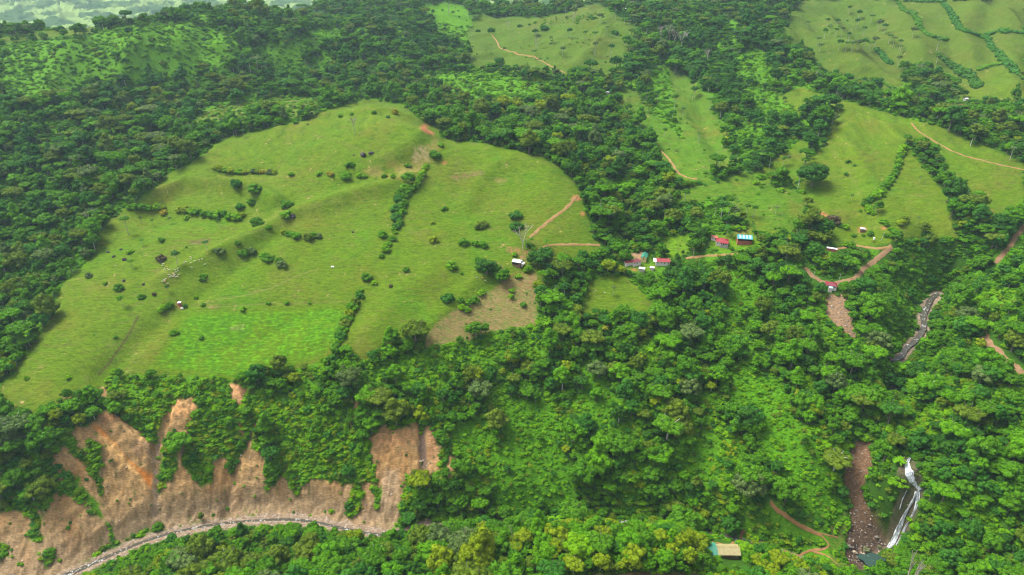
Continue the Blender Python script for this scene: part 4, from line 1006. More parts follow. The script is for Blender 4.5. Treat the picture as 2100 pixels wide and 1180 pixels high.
def ex_hut(e, w, d, h):
    r = MB(); r.slab([(-w / 2 - 8.2, -d / 2 - 1, h - .3), (-w / 2 - .7, -d / 2 - 1, h - .3), (-w / 2 - .7, .3, h + 2.0), (-w / 2 - 8.2, .3, h + 2.0)], .1)
    r.slab([(-w / 2 - 8.2, .3, h + 2.0), (-w / 2 - .7, .3, h + 2.0), (-w / 2 - .7, d / 2 + 1.5, h + .1), (-w / 2 - 8.2, d / 2 + 1.5, h + .1)], .1); r.build('green_roof', RM['teal'], e)
    for a in (-7.8, -1.1):
        for b in (-d / 2 - .6, d / 2 + 1.1):
            m = MB(); m.tube((-w / 2 + a, b, -4), (-w / 2 + a, b, h - .3), .12); m.build('post', WM['wood'], e)

house('shed', 'white metal roofed open cattle shed standing alone in the pasture', 1061, 543, 8.4, 6.5, 3.0, R(-22), 'white', 'wood', 'gable', 1.1, False, 'shed', .5, ex_shed, 3)
house('house', 'house with plum roof and red side wing beside the bare yard', 1303, 541, 9, 7, 3.0, R(22), 'plum', 'white', 'hip', 1.6, extra=ex_plum)
house('house', 'small cream house with green gable roof seen end on', 1321, 532, 11, 5, 3.2, R(72), 'teal', 'cream', 'gable', 1.6)
house('house', 'long crimson roofed house with a white roofed end', 1358, 541, 14, 8, 3.0, R(-4), 'crimson', 'white', 'gable', 1.8, extra=ex_crimson)
house('lean_to', 'small white sheet roof among bushes below the plum roofed house', 1316, 556, 5.6, 3.2, 2.4, R(-20), 'white', 'grey', 'shed', .5, False, 'shed', .3, None, 5)
house('lean_to', 'smallest white sheet roof just below the crimson roofed house', 1337, 553, 4, 2.6, 2.2, R(-28), 'white', 'grey', 'shed', .4, False, 'shed', .3, None, 4.5)
house('villa', 'white walled villa with crimson hipped roof and columned porch', 1480, 501, 12, 9, 3.4, R(-14), 'crimson', 'white', 'hip', 2.2, extra=ex_villa)
house('annex', 'small salmon roofed outbuilding just above the white villa', 1465, 491, 6, 4.5, 2.8, R(-25), 'salmon', 'white', 'gable', 1, True, 'outbuilding', .4)
house('barn', 'turquoise roofed barn with pale skylights and open dark sides', 1525, 497, 14, 10, 3.6, R(-10), 'turquoise', 'red', 'gable', 2.2, False, 'barn', .8, ex_barn, 10)
house('long_shed', 'long narrow white roofed shed beside the narrow dirt track', 1705, 515, 9.5, 3, 2.4, R(-26), 'white', 'red', 'gable', .5, False, 'shed', .3)
house('hut', 'tiny white roofed hut on a bare red patch of pasture', 1768, 475, 4.2, 3.2, 2.3, R(-15), 'white', 'wood', 'shed', .4, True, 'hut', .3)
house('house', 'maroon hip roofed house at the top of the rubble slide', 1703, 590, 9.5, 8, 3.2, R(-18), 'maroon', 'white', 'hip', 2, extra=ex_maroon, clear=7.5)
house('thatched_hut', 'long straw coloured roof hut with green roofed end in the woods', 1490, 1141, 14.5, 9, 3.2, R(-1), 'straw', 'wood', 'gable', 2.2, True, 'hut', .7, ex_hut, 13)
house('hut', 'tiny red walled hut with white roof in the left pasture'.replace('left ', 'cattle '), 369, 626, 2.6, 2.2, 2.1, R(10), 'white', 'red', 'shed', .3, True, 'hut', .3, None, 3)
house('hut', 'lone white hut at the dark woods edge below the high pasture', 1247, 192, 4.5, 3.2, 2.2, R(-5), 'white', 'grey', 'shed', .4, True, 'hut', .3, None, 9)
house('hut', 'small white hut between the tree belts of the mountain pastures', 1980, 206, 6, 4, 2.6, R(20), 'white', 'white', 'gable', .9, True, 'hut', .3, None, 9)
house('hut', 'white roofed hut near the trees beside the high hilltop', 1281, 21, 8, 5, 2.6, R(-10), 'white', 'grey', 'gable', .9, True, 'hut', .3, None, 12)
# water troughs
M_TROUGH = plain('white_paint', (.68, .66, .66), .6)
for a, b, lab in ((682, 548, 'white water trough alone on worn ground in the wide pasture'), (374, 633, 'small white water trough just below the tiny red walled hut'), (1664, 295, 'white water trough below the tree clump on the bright slope')):
    x, y = gp(a, b); m = MB(); m.box(-1.3, 1.3, -.9, -.75, 0, .8); m.box(-1.3, 1.3, .75, .9, 0, .8); m.box(-1.45, -1.3, -.9, .9, 0, .8); m.box(1.3, 1.45, -.9, .9, 0, .8); m.box(-1.3, 1.3, -.75, .75, -.8, .62)
    o = m.build('water_trough', M_TROUGH); o.location = (x, y, float(hz(x, y))); tag(o, lab, 'trough')
# water tank on posts
x, y = gp(1791, 497); e = bpy.data.objects.new('water_tank', None); COL.objects.link(e); e.location = (x, y, float(hz(x, y))); tag(e, 'white water tank on posts at the edge of the village pasture', 'water tank')
m = MB(); m.tube((0, 0, 3), (0, 0, 5), 1.0, 1.0, 16); m.build('tank', M_TROUGH, e)
for a, b in ((-.7, -.7), (.7, -.7), (-.7, .7), (.7, .7)):
    m = MB(); m.tube((a, b, -.5), (a, b, 3.05), .1); m.build('leg', WM['wood'], e)
# utility poles
M_POLE = plain('pale_pole', (.40, .38, .34), .8)
for a, b, lab in ((1668, 570, 'utility pole beside the dirt road uphill of the maroon roofed house'), (1720, 580, 'utility pole on the road bend nearest the maroon roofed house'), (1421, 528, 'utility pole at the end of the reddish village track'), (1807, 494, 'slanting utility pole in the village pasture near the road fork')):
    x, y = gp(a, b); e = bpy.data.objects.new('utility_pole', None); COL.objects.link(e); e.location = (x, y, float(hz(x, y))); tag(e, lab, 'utility pole', 'utility poles of the village')
    if a == 1807: e.rotation_euler = (0, .12, 0)
    m = MB(); m.tube((0, 0, -1), (0, 0, 9.5), .22, .15); m.build('shaft', M_POLE, e)
    m = MB(); m.box(-.9, .9, -.08, .08, 8.7, 8.9); m.build('crossarm', WM['wood'], e)
    for sx in (-.8, 0, .8):
        m = MB(); m.tube((sx, 0, 8.9), (sx, 0, 9.15), .07); m.build('insulator', M_TROUGH, e)

# ------------------------------------------------------------------ roads and paths
def dirt_mat(name, c0, c1):
    m, nt, b = new_mat(name)
    geo = N(nt, 'ShaderNodeNewGeometry'); nz = N(nt, 'ShaderNodeTexNoise'); nz.inputs['Scale'].default_value = .22; nz.inputs['Detail'].default_value = 6; nz.inputs['Roughness'].default_value = .7
    nt.links.new(geo.outputs['Position'], nz.inputs['Vector'])
    cr = N(nt, 'ShaderNodeValToRGB'); cr.color_ramp.elements[0].position = .32; cr.color_ramp.elements[1].position = .68
    cr.color_ramp.elements[0].color = (*c0, 1); cr.color_ramp.elements[1].color = (*c1, 1)
    nt.links.new(nz.outputs[0], cr.inputs[0]); nt.links.new(cr.outputs[0], b.inputs['Base Color'])
    bp = N(nt, 'ShaderNodeBump'); bp.inputs['Strength'].default_value = .6; bp.inputs['Distance'].default_value = .4; nt.links.new(nz.outputs[0], bp.inputs['Height']); nt.links.new(bp.outputs[0], b.inputs['Normal'])
    b.inputs['Roughness'].default_value = .95
    return m
M_ROAD = dirt_mat('road_dirt', (.14, .085, .042), (.24, .15, .08)); M_TRACK = dirt_mat('track_dirt', (.18, .095, .035), (.27, .18, .075)); M_PATH = dirt_mat('path_dirt', (.18, .09, .035), (.27, .15, .065))
def ribbon(name, L, w, mat, lift, nx=4, rough=.25, zs=None, seed=0, kind='structure', label=None, edge=1.0):
    A = smooth_line([tuple(p) for p in L], max(1, int(4 - len(L) / 60))); 
    seg = np.hypot(*np.diff(A, axis=0).T); t = np.concatenate([[0], np.cumsum(seg)]); n = max(3, int(t[-1] / 1.3)); tt = np.linspace(0, t[-1], n)
    xy = np.stack([np.interp(tt, t, A[:, 0]), np.interp(tt, t, A[:, 1])], 1)
    xy = np.stack([np.convolve(np.pad(xy[:, i], 2, 'edge'), np.ones(5) / 5, 'valid') for i in (0, 1)], 1)
    d = np.gradient(xy, axis=0); d /= np.linalg.norm(d, axis=1)[:, None] + 1e-9; nrm = np.stack([-d[:, 1], d[:, 0]], 1)
    V = []; 
    for j in range(nx + 1):
        s = (j / nx - .5) * w; jit = rough * w * fbm(tt / 6 + (0 if j < nx / 2 else 40) + seed, tt * 0 + seed + .5, 3, 7) * (1 if j in (0, nx) else .4)
        sg = (j > nx / 2) - (j < nx / 2); p = xy + nrm * (s + sg * jit)[:, None]
        z = hz(p[:, 0], p[:, 1]) + lift if zs is None else np.interp(tt / t[-1], np.linspace(0, 1, len(zs)), zs)
        # stay above the faceted ground beneath
        if zs is None:
            for a, b in ((.5, 0), (-.5, 0), (0, .5), (0, -.5)): z = np.maximum(z, hz(p[:, 0] + a, p[:, 1] + b) + lift * .5)
        if j in (0, nx) and zs is None: z = z - lift * edge
        V.append(np.stack([p[:, 0], p[:, 1], z], 1))
    V = np.stack(V, 1).reshape(-1, 3); k = nx + 1; i = np.arange(n - 1)[:, None] * k + np.arange(nx)[None]
    F = np.stack([i, i + 1, i + k + 1, i + k], -1).reshape(-1, 4)
    me = fast_mesh(name, V, F, mat, True); o = link(name, me); tag(o, label, kind=kind); return o
for i, (nm, w, L, lab) in enumerate(ROADS):
    ribbon(nm, L, w, M_ROAD if nm == 'dirt_road' else M_PATH if nm == 'footpath' else M_TRACK, .28, 4, .5, seed=i * 3.7, label=lab)

# ------------------------------------------------------------------ water
def water_mat(name, deep, foam, lo, hi, stretch=(.25, .25, .25), rough=.12):
    m, nt, b = new_mat(name)
    geo = N(nt, 'ShaderNodeNewGeometry'); mp = N(nt, 'ShaderNodeMapping'); mp.inputs['Scale'].default_value = stretch; nt.links.new(geo.outputs['Position'], mp.inputs['Vector'])
    nz = N(nt, 'ShaderNodeTexNoise'); nz.inputs['Scale'].default_value = 1; nz.inputs['Detail'].default_value = 6; nz.inputs['Roughness'].default_value = .72; nt.links.new(mp.outputs[0], nz.inputs['Vector'])
    mr = N(nt, 'ShaderNodeMapRange'); mr.inputs['From Min'].default_value = lo; mr.inputs['From Max'].default_value = hi; nt.links.new(nz.outputs[0], mr.inputs['Value'])
    mx = N(nt, 'ShaderNodeMix', data_type='RGBA'); mx.inputs['A'].default_value = (*deep, 1); mx.inputs['B'].default_value = (*foam, 1); nt.links.new(mr.outputs[0], mx.inputs['Factor']); nt.links.new(mx.outputs['Result'], b.inputs['Base Color'])
    mr2 = N(nt, 'ShaderNodeMapRange'); mr2.inputs['To Min'].default_value = rough; mr2.inputs['To Max'].default_value = .8; nt.links.new(mr.outputs[0], mr2.inputs['Value']); nt.links.new(mr2.outputs[0], b.inputs['Roughness'])
    bp = N(nt, 'ShaderNodeBump'); bp.inputs['Strength'].default_value = .5; bp.inputs['Distance'].default_value = .4; nt.links.new(nz.outputs[0], bp.inputs['Height']); nt.links.new(bp.outputs[0], b.inputs['Normal'])
    b.inputs['Specular IOR Level'].default_value = .4
    return m
M_RIVER = water_mat('river_water', (.060, .056, .042), (.52, .53, .52), .55, .67)
M_POOL = water_mat('pool_water', (.030, .060, .048), (.45, .55, .55), .58, .80)
M_FALL = water_mat('falling_water', (.20, .23, .25), (.80, .83, .86), .40, .62, (.8, .8, .12), .5)
RL = smooth_line(RIVER, 4); RZ = np.interp(np.linspace(0, len(RIVZ) - 1, len(RL)), np.arange(len(RIVZ)), RIVZ)
ribbon('river', RL, 7.6, M_RIVER, 0, 6, .55, zs=list(RZ - .62), label='shallow rocky river with white riffles below the earth slope')
UL = smooth_line(UPPER, 4); UZ = np.interp(np.linspace(0, len(UPZ) - 1, len(UL)), np.arange(len(UPZ)), UPZ)
ribbon('river', UL, 5.0, M_RIVER, 0, 6, .25, zs=list(UZ - .5), label='narrow upper river running through the wooded gorge')
V = [(PX, PY, 3.9)]; F = []; nn = 40
for i in range(nn):
    g = i / nn * 6.2832; rr = 7 + 1.1 * math.sin(3 * g) + .9 * math.sin(5 * g + 1); V.append((PX + rr * 1.35 * math.cos(g), PY + rr * math.sin(g), 3.9))
F = [(0, i + 1, (i + 1) % nn + 1) for i in range(nn)]
tag(link('plunge_pool_water', fast_mesh('plunge_pool_water', V, F, M_POOL)), 'small teal pool at the foot of the waterfall', kind='structure')

def fall(px_line, widths, label, seed, nst=34):
    """white water following the rock: a sheet of overlapping strands of varying width"""
    x, y = ground(*np.array(densify(px_line, 4)).T); L = np.stack([x, y], 1)
    wv = np.interp(np.linspace(0, 1, len(L)), np.linspace(0, 1, len(widths)), widths)
    V = []; F = []; rg = np.random.default_rng(seed)
    d = np.gradient(L, axis=0); d /= np.linalg.norm(d, axis=1)[:, None] + 1e-9
    for i in range(len(L)):
        w = wv[i] * .78
        for q in (-1, -.5, 0, .5, 1):
            xx = L[i, 0] + q * w * .5 * rg.uniform(.8, 1.1); yy = L[i, 1] - .1
            V.append((xx, yy, float(hz(xx, yy)) + .28 + .2 * rg.random()))
    for i in range(len(L) - 1):
        for q in range(4): F.append((i * 5 + q, i * 5 + q + 1, i * 5 + q + 6, i * 5 + q + 5))
    for s in range(nst):
        off = rg.normal() * .26; ph = rg.uniform(0, 9); ln = rg.uniform(.25, .8); st = rg.uniform(-.15, 1 - ln * .6)
        a0 = int(len(L) * max(0, st)); a1 = int(len(L) * min(1, st + ln)); k0 = len(V); n = a1 - a0
        if n < 3: continue
        for i in range(a0, a1):
            w = wv[i]; c = np.clip(off + .10 * math.sin(i * .7 + ph), -.5, .5); tp = math.sin(math.pi * (i - a0 + .6) / (n + .2)); hw = w * rg.uniform(.07, .20) * (.35 + .65 * tp)
            for q in (-1, 0, 1):
                xx = L[i, 0] + (c * w + q * hw); yy = L[i, 1] + .25 * abs(c) * w
                V.append((xx, yy - .3 - (.45 if q == 0 else 0), float(hz(xx, yy)) + .3 + (.5 if q == 0 else 0) + .35 * rg.random()))
        for i in range(n - 1):
            for q in (0, 1): F.append((k0 + i * 3 + q, k0 + i * 3 + q + 1, k0 + i * 3 + q + 4, k0 + i * 3 + q + 3))
    o = link('waterfall', fast_mesh('waterfall', V, F, M_FALL)); tag(o, label, kind='structure'); return o
fall([(1860,950),(1862,962),(1864,975),(1870,988),(1880,998),(1889,1005)], [2.2, 5, 5.5, 4, 3, 3], 'upper white cascade fanning over the gorge lip', 3, 20)
fall([(1889,1004),(1878,1010),(1877,1020),(1871,1030),(1858,1050),(1846,1075),(1836,1100),(1826,1124)], [2.6, 2.2, 2.2, 2.8, 3.2, 4.0, 4.8, 5.6], 'main lower waterfall dropping to the pool', 5, 60)
fall([(1881,1012),(1880,1030),(1877,1045),(1868,1062),(1856,1082),(1848,1100),(1836,1120)], [2.2, 2, 2, 2.2, 2, 1.8, 1.4], 'thin side strand of the lower waterfall', 8)
fall([(1858,1008),(1850,1025),(1844,1045)], [.6, .5, .4], 'faint trickle down the dark rock beside the waterfall', 11)
# falling spray at the lip joins the upper river
fall([(1875,925),(1869,935),(1863,945),(1860,953)], [1.8, 1.6, 2, 2.5], 'short white rapid above the cascade', 13)
# ------------------------------------------------------------------ boulders
def rock_mesh(name, seed, mat, flat=.7):
    rg = np.random.default_rng(seed); v, f = ICO3; off = rg.uniform(0, 50, 3)
    d = np.array([mnoise.noise(Vector(p * 1.1 + off)) * .55 + mnoise.noise(Vector(p * 3.1 + off)) * .2 for p in v]); w = v * (1 + d)[:, None] * np.array([1, .85, flat])
    for _ in range(5):
        n = rg.normal(size=3); n /= np.linalg.norm(n); h = rg.uniform(.55, .8); s = (w @ n) - h; w -= np.maximum(s, 0)[:, None] * n * .85
    return fast_mesh(name, w, f, mat, False)
M_PALEROCK = plain('pale_rock', (.34, .27, .20), .85, .15, scale=1.2, vary=.3, bump=.4); M_GREYROCK = plain('grey_rock', (.16, .14, .12), .85, .15, scale=1.2, vary=.35, bump=.4)
M_DARKROCK = plain('dark_rock', (.055, .045, .055), .9, .1, scale=.6, vary=.4, bump=.5); M_MOSSROCK = plain('mossy_rock', (.11, .12, .055), .85, .15, scale=.3, vary=.4, bump=.4)
RK = {k: [rock_mesh('boulder', 30 + 7 * i + j, m) for j in range(3)] for i, (k, m) in enumerate((('pale', M_PALEROCK), ('grey', M_GREYROCK), ('dark', M_DARKROCK), ('mossy', M_MOSSROCK)))}
def boulder(x, y, r, tone, label=None, group=None):
    o = link('boulder', random.choice(RK[tone])); o.location = (x, y, float(hz(x, y)) + r * .15); o.scale = (r, r * random.uniform(.7, 1), r * random.uniform(.7, 1)); o.rotation_euler = (random.uniform(-.3, .3), 0, random.uniform(0, 6.28))
    tag(o, label or describe(x, y, LANDMARKS, USED, '%s %s boulder' % ('big' if r > 1.3 else 'medium' if r > .8 else 'little', tone)), 'boulder', group)
for a, b, r, t, lab in ((745, 319, 4.2, 'dark', 'larger of two dark boulders on the domed pasture hill'), (762, 315, 3.4, 'dark', 'smaller of two dark boulders on the domed pasture hill'), (600, 445, 3.6, 'dark', 'slanting brown rock beside bushes in the middle of the pasture'), (726, 319, 1.6, 'dark', 'small rock just beside the two dark boulders'),
                        (1778, 1132, 3.6, 'mossy', 'huge mossy boulder at the pool edge'), (1772, 1124, 2.2, 'mossy', 'mossy boulder leaning against the huge one by the pool'), (1803, 1124, 2.2, 'mossy', 'brownish boulder between the pool and the falls'), (724, 477, 1.5, 'dark', 'small dark rock on worn soil near the hedge foot'),
                        (222, 518, 1.9, 'dark', 'dark rock highest of the scattered pasture rocks near the woods'), (248, 513, 2.0, 'dark', 'dark rock beside the pasture path below a thin tree'), (263, 520, 2.6, 'dark', 'widest dark rock among the scattered pasture rocks'), (234, 527, 2.2, 'dark', 'round dark rock between two others near the woods edge'), (256, 534, 2.6, 'dark', 'long dark rock lowest in the upper rock cluster'), (254, 577, 2.3, 'dark', 'dark rock alone below the rock cluster'), (294, 584, 1.6, 'dark', 'dark rock at the foot of the grassy gully'), (331, 537, 2.4, 'dark', 'dark rock under a bush next to the grazing cattle')):
    x, y = gp(a, b); boulder(x, y, r, t, lab, 'rocks scattered on the pastures' if b < 700 and a < 800 else None)
nb = 0
for i in range(900):
    q = rng.random()
    if q < .62:
        t = rng.uniform(0, .56); j = int(t * (len(RL) - 1)); s = rng.normal() * 3.6 ; x, y = RL[j, 0] + rng.uniform(-3, 3), RL[j, 1] + s; tone = 'pale' if rng.random() < .8 else 'grey'; r = rng.gamma(3, .22); need = (GRAVEL, SOIL)
    elif q < .80:
        a, b = rng.uniform(1735, 1820), rng.uniform(1030, 1155); x, y = gp(a, b); tone = 'grey' if rng.random() < .7 else 'pale'; r = rng.gamma(3, .30); need = (DEBRIS, ROCK, GRAVEL)
    elif q < .90:
        t = rng.uniform(.05, .75); j = int(t * (len(UL) - 1)); x, y = UL[j, 0] + rng.normal() * 2.5, UL[j, 1] + rng.uniform(-3, 3); tone = 'pale'; r = rng.gamma(3, .22); need = (GRAVEL,)
    else:
        a, b = random.choice([(rng.normal(318, 4), rng.uniform(890, 1070)), (rng.normal(498, 8), rng.uniform(895, 960)), (rng.uniform(1690, 1760), rng.uniform(620, 690)), (rng.normal(868, 5), rng.uniform(930, 990))]); x, y = gp(a, b); tone = 'pale'; r = rng.gamma(3, .2); need = (SOIL, DEBRIS)
    r = min(max(r, .35), 2.2)
    if int(cls_at(x, y)) not in need: continue
    boulder(float(x), float(y), float(r), tone, group='boulders along the river and slides'); nb += 1
    if nb >= 230: break

# ------------------------------------------------------------------ cattle
def skin_mesh(name, J, E, mat, sub=1):
    me = bpy.data.meshes.new(name); me.from_pydata([j[:3] for j in J], E, []); o = bpy.data.objects.new(name, me); COL.objects.link(o)
    sk = o.modifiers.new('skin', 'SKIN'); o.modifiers.new('sub', 'SUBSURF').levels = sub
    for i, j in enumerate(J): me.skin_vertices[0].data[i].radius = (j[3], j[4] if len(j) > 4 else j[3])
    me.skin_vertices[0].data[0].use_root = True
    dg = bpy.context.evaluated_depsgraph_get(); ev = o.evaluated_get(dg); m2 = bpy.data.meshes.new_from_object(ev); bpy.data.objects.remove(o); m2.name = name
    m2.materials.clear(); m2.materials.append(mat); m2.polygons.foreach_set('use_smooth', [True] * len(m2.polygons)); return m2
def cow_mesh(mat, graze):
    hd = (1.42, 0, .45) if graze else (1.45, 0, 1.42); nk = (1.08, 0, .9) if graze else (1.12, 0, 1.3)
    J = [(-.1, 0, 1.0, .36, .40), (-.75, 0, 1.08, .30, .32), (.45, 0, 1.05, .32, .38), (.85, 0, 1.12, .24, .30), (*nk, .16, .2), (*hd, .12, .14), (hd[0] + (.12 if graze else .28), 0, hd[2] - (.25 if graze else .12), .08, .08)]
    E = [(0, 1), (0, 2), (2, 3), (3, 4), (4, 5), (5, 6)]
    for x_, par in ((-.82, 1), (.68, 3)):
        for s in (-1, 1):
            k = len(J); J += [(x_, s * .2, .72, .13, .12), (x_ + (.06 if par == 3 else -.08), s * .21, .38, .075, .075), (x_, s * .21, .02, .065, .065)]; E += [(par, k), (k, k + 1), (k + 1, k + 2)]
    k = len(J); J += [(-1.08, 0, 1.12, .05), (-1.18, 0, .8, .03), (-1.17, 0, .5, .05)]; E += [(1, k), (k, k + 1), (k + 1, k + 2)]
    k = len(J); J += [(hd[0] - .05, .22, hd[2] + .1, .04), (hd[0] - .05, -.22, hd[2] + .1, .04)]; E += [(5, k), (5, k + 1)]
    return skin_mesh('cow', J, E, mat)
M_COWW = plain('white_hide', (.50, .46, .38), .8, vary=.1); M_COWT = plain('tan_hide', (.50, .27, .11), .8, vary=.15)
COWS = {('w', 0): cow_mesh(M_COWW, False), ('w', 1): cow_mesh(M_COWW, True), ('t', 0): cow_mesh(M_COWT, False), ('t', 1): cow_mesh(M_COWT, True)}
HERD = [(328,538,'w'),(336,543,'w'),(334,546,'w'),(343,549,'t'),(338,552,'w'),(337,554,'w'),(344,553,'w'),(347,555,'w'),(359,555,'w'),(365,552,'w'),(365,556,'w'),(361,560,'w'),(367,565,'w'),(356,562,'t'),(357,564,'w'),(359,565,'w'),(347,565,'w'),(351,568,'w'),(348,570,'w'),(354,569,'w'),(360,570,'w'),(364,569,'w'),(357,567,'w'),(340,574,'w'),(338,576,'w'),(337,579,'w'),(334,579,'w'),(344,583,'w'),(379,540,'w'),(382,539,'w'),(391,529,'w'),(392,533,'w'),(391,541,'w'),(400,537,'w'),(408,535,'w'),(415,533,'w'),(393,550,'w'),(420,544,'w'),(426,523,'t'),(338,577,'t'),
        (978,571,'w'),(989,571,'t'),(995,577,'w'),(830,621,'t'),(1222,597,'w'),(1240,602,'w'),(1064,60,'w'),(1092,58,'w'),(237,546,'w')]
ho = (gp(360, 560)); used_c = set()
for i, (a, b, c) in enumerate(HERD):
    x, y = gp(a, b); g = random.random() < .55
    o = link('cow', COWS[(c, int(g))]); o.location = (x, y, float(hz(x, y)) + .05); o.rotation_euler = (0, 0, random.choice([0, math.pi]) + random.uniform(-.7, .7)); sc_ = random.uniform(.78, .95); o.scale = (sc_,) * 3
    lm = [('the dark leafy tree', *gp(365, 543)), ('the tiny red hut', *gp(369, 626)), ('the white shed', *gp(1060, 545)), ('the square pasture tree', *gp(1257, 600)), ('the domed hilltop', *gp(765, 215)), ('the high pasture path', *gp(1024, 98))]
    tag(o, describe(x, y, lm, USED, ('tan' if c == 't' else 'white') + (' grazing cow' if g else ' standing cow')), 'cow', 'cattle on the hillside pastures')

# ------------------------------------------------------------------ leafless trees, snags and palms
def bare(name, px, py, h, mesh, label, cat='tree', rot=0):
    x, y = gp(px, py); o = link(name, mesh); o.location = (x, y, float(hz(x, y))); o.scale = (h * .9, h * .9, h); o.rotation_euler = (0, 0, rot); tag(o, label, cat); return o
BARE = [bare_mesh('bare_tree', 40 + i, M_DEADWOOD if i < 3 else M_PALEBARK, .5, 5) for i in range(5)]
bare('bare_tree', 728, 275, 17, BARE[0], 'pale leafless tree standing on the domed pasture hill')
bare('bare_tree', 1072, 511, 21, BARE[3], 'tall bare white tree beside the worn yard above the shed')
bare('bare_tree', 1670, 172, 15, BARE[1], 'pinkish leafless tree among the tree clumps under the mountain woods')
bare('bare_tree', 1703, 182, 15, BARE[2], 'bushy pale leafless tree at the head of the hill crest')
bare('bare_tree', 190, 462, 15, BARE[3], 'white bare tree at the woods edge beside the wide pasture')
for i, (a, b, h) in enumerate([(1355, 85, 22), (1372, 88, 24), (1383, 92, 22), (1398, 98, 20), (1410, 90, 18), (1450, 132, 20), (1180, 35, 18), (1100, 72, 14), (1042, 60, 12)]):
    bare('bare_tree', a, b, h, BARE[i % 5], describe(*gp(a, b), LANDMARKS, USED, 'white branching leafless tree'))
SN = [bare_mesh('dead_snag', 60 + i, M_DEADWOOD, .28, 3, 1.0) for i in range(3)]
def near_top(name, px, py, z, h, mesh, label):
    x, y = at_z(px, py, z); x, y = float(x), float(y); g = float(hz(x, y)); o = link(name, mesh); o.location = (x, y, g); H = (z - g) + h; o.scale = (H * .55, H * .55, H); tag(o, label, 'dead tree')
near_top('dead_snag', 1052, 1112, 52, 13, SN[0], 'tall pale dead snag rising above the near riverside trees')
near_top('dead_snag', 1097, 1108, 50, 10, SN[1], 'forked pale dead snag above the near riverside trees')
near_top('dead_snag', 1872, 1172, 62, 9, SN[2], 'bare forked dead snag in front of the waterfall woods')
near_top('dead_snag', 992, 1135, 46, 6, SN[2], 'short broken snag among yellow-green riverside trees')
def palm_mesh(seed, h=1.0):
    rg = random.Random(seed); V = []; F = []
    for i in range(16):
        g = i * 2.4; el = rg.uniform(.15, 1.1); p = Vector((0, 0, 0)); d = Vector((math.cos(g) * math.cos(el), math.sin(g) * math.cos(el), math.sin(el))); s = Vector((-math.sin(g), math.cos(g), 0))
        k = len(V)
        for j in range(7):
            w = .30 * math.sin(math.pi * (j + .6) / 7.4) + .03
            V += [tuple(p - s * w - Vector((0, 0, w * .6))), tuple(p), tuple(p + s * w - Vector((0, 0, w * .6)))]; p = p + d * .42; d = (d + Vector((0, 0, -.24))).normalized()
        for j in range(6):
            for q in (0, 1): F.append((k + j * 3 + q, k + j * 3 + q + 1, k + j * 3 + q + 4, k + j * 3 + q + 3))
    return fast_mesh('fronds', V, F, TONES['mid'], False)
PALM = [palm_mesh(s) for s in range(3)]
for me in PALM: a = me.attributes.new('spray', 'FLOAT', 'POINT')
M_PALMTR = plain('palm_bark', (.26, .22, .17), .9)
for i, (a, b, h, tn) in enumerate([(1441, 494, 9, 'golden'), (1452, 490, 8, 'mid'), (1490, 486, 8, 'mid'), (1499, 489, 7, 'deep'), (1492, 478, 8, 'deep'), (1090, 506, 8, 'mid'), (1120, 507, 7, 'mid'), (1080, 508, 6, 'deep'), (1520, 545, 8, 'mid'), (1655, 520, 7, 'mid'), (1555, 520, 7, 'fresh'), (1240, 690, 9, 'golden')]):
    x, y = gp(a, b); e = bpy.data.objects.new('palm_tree', None); COL.objects.link(e); e.location = (x, y, float(hz(x, y))); e.rotation_euler = (0, 0, i)
    f = link('fronds', PALM[i % 3], e); f.location = (.3, 0, h); f.scale = (1.5,) * 3; f.material_slots[0].link = 'OBJECT'; f.material_slots[0].material = TONES[tn]
    m = MB(); m.tube((0, 0, -.5), (.15, 0, h * .5), .24, .18); m.tube((.15, 0, h * .5), (.3, 0, h + .1), .18, .14); m.build('trunk', M_PALMTR, e)
    tag(e, describe(x, y, LANDMARKS, USED, '%s palm tree with drooping fronds' % TONE_WORD[tn]), 'palm', 'palms around the village')
# ------------------------------------------------------------------ nothing grows over what the photograph shows open
PROT = []          # photograph pixels, their distance, half width in pixels
def protect(pts, hw, step=10):
    q = np.array(densify(pts, step)); gx, gy = ground(q[:, 0], q[:, 1]); PROT.append(np.stack([q[:, 0], q[:, 1], gy, np.full(len(q), float(hw))], 1))
protect([(150,1168),(230,1133),(300,1104),(370,1085),(440,1071),(520,1062),(600,1060),(660,1068),(720,1080),(800,1084)], 8)
protect([(1858,950),(1866,975),(1885,1000),(1876,1020),(1860,1050),(1845,1080),(1832,1115)], 11)
protect([(1920,606),(1905,622),(1895,650),(1893,680),(1875,705),(1850,728)], 7)
protect([(1812,1108),(1790,1140),(1775,1150)], 7)
protect([(2015,684),(2030,706)], 2)
protect([(2060,736),(2098,766)], 3)
protect([(1765,910),(1760,960),(1752,1000),(1765,1050),(1778,1100)], 12)
protect([(1708,615),(1715,640),(1738,670)], 12)
protect([(1465,1132),(1490,1130),(1506,1128)], 10, 5)
protect([(145,960),(200,1040),(250,1080),(330,1060),(400,1040),(480,1030),(560,1035),(680,1030)], 10)
protect([(1230,1179),(1300,1178),(1420,1178)], 1)
protect([(200,890),(250,930),(300,980)], 14); protect([(370,830),(345,870)], 10); protect([(790,900),(800,960),(795,1040)], 18); protect([(484,795),(490,825)], 8)
for nm_, w_, pts_, l_ in [q_ for j_, q_ in enumerate(ROADS_PX) if j_ != 6]: protect(pts_, 3 if nm_ != 'footpath' else 2)
for a_, b_, h_ in ((1061,540,9),(1303,536,10),(1321,527,6),(1358,537,11),(1316,554,4),(1337,551,4),(1480,497,11),(1465,488,5),(1525,493,13),(1705,513,7),(1768,473,4),(1703,587,9),(1247,190,4),(1980,203,6),(369,625,3),(1309,521,7)): protect([(a_, b_), (a_ + 1, b_)], h_, 1)
PROT = np.vstack(PROT)
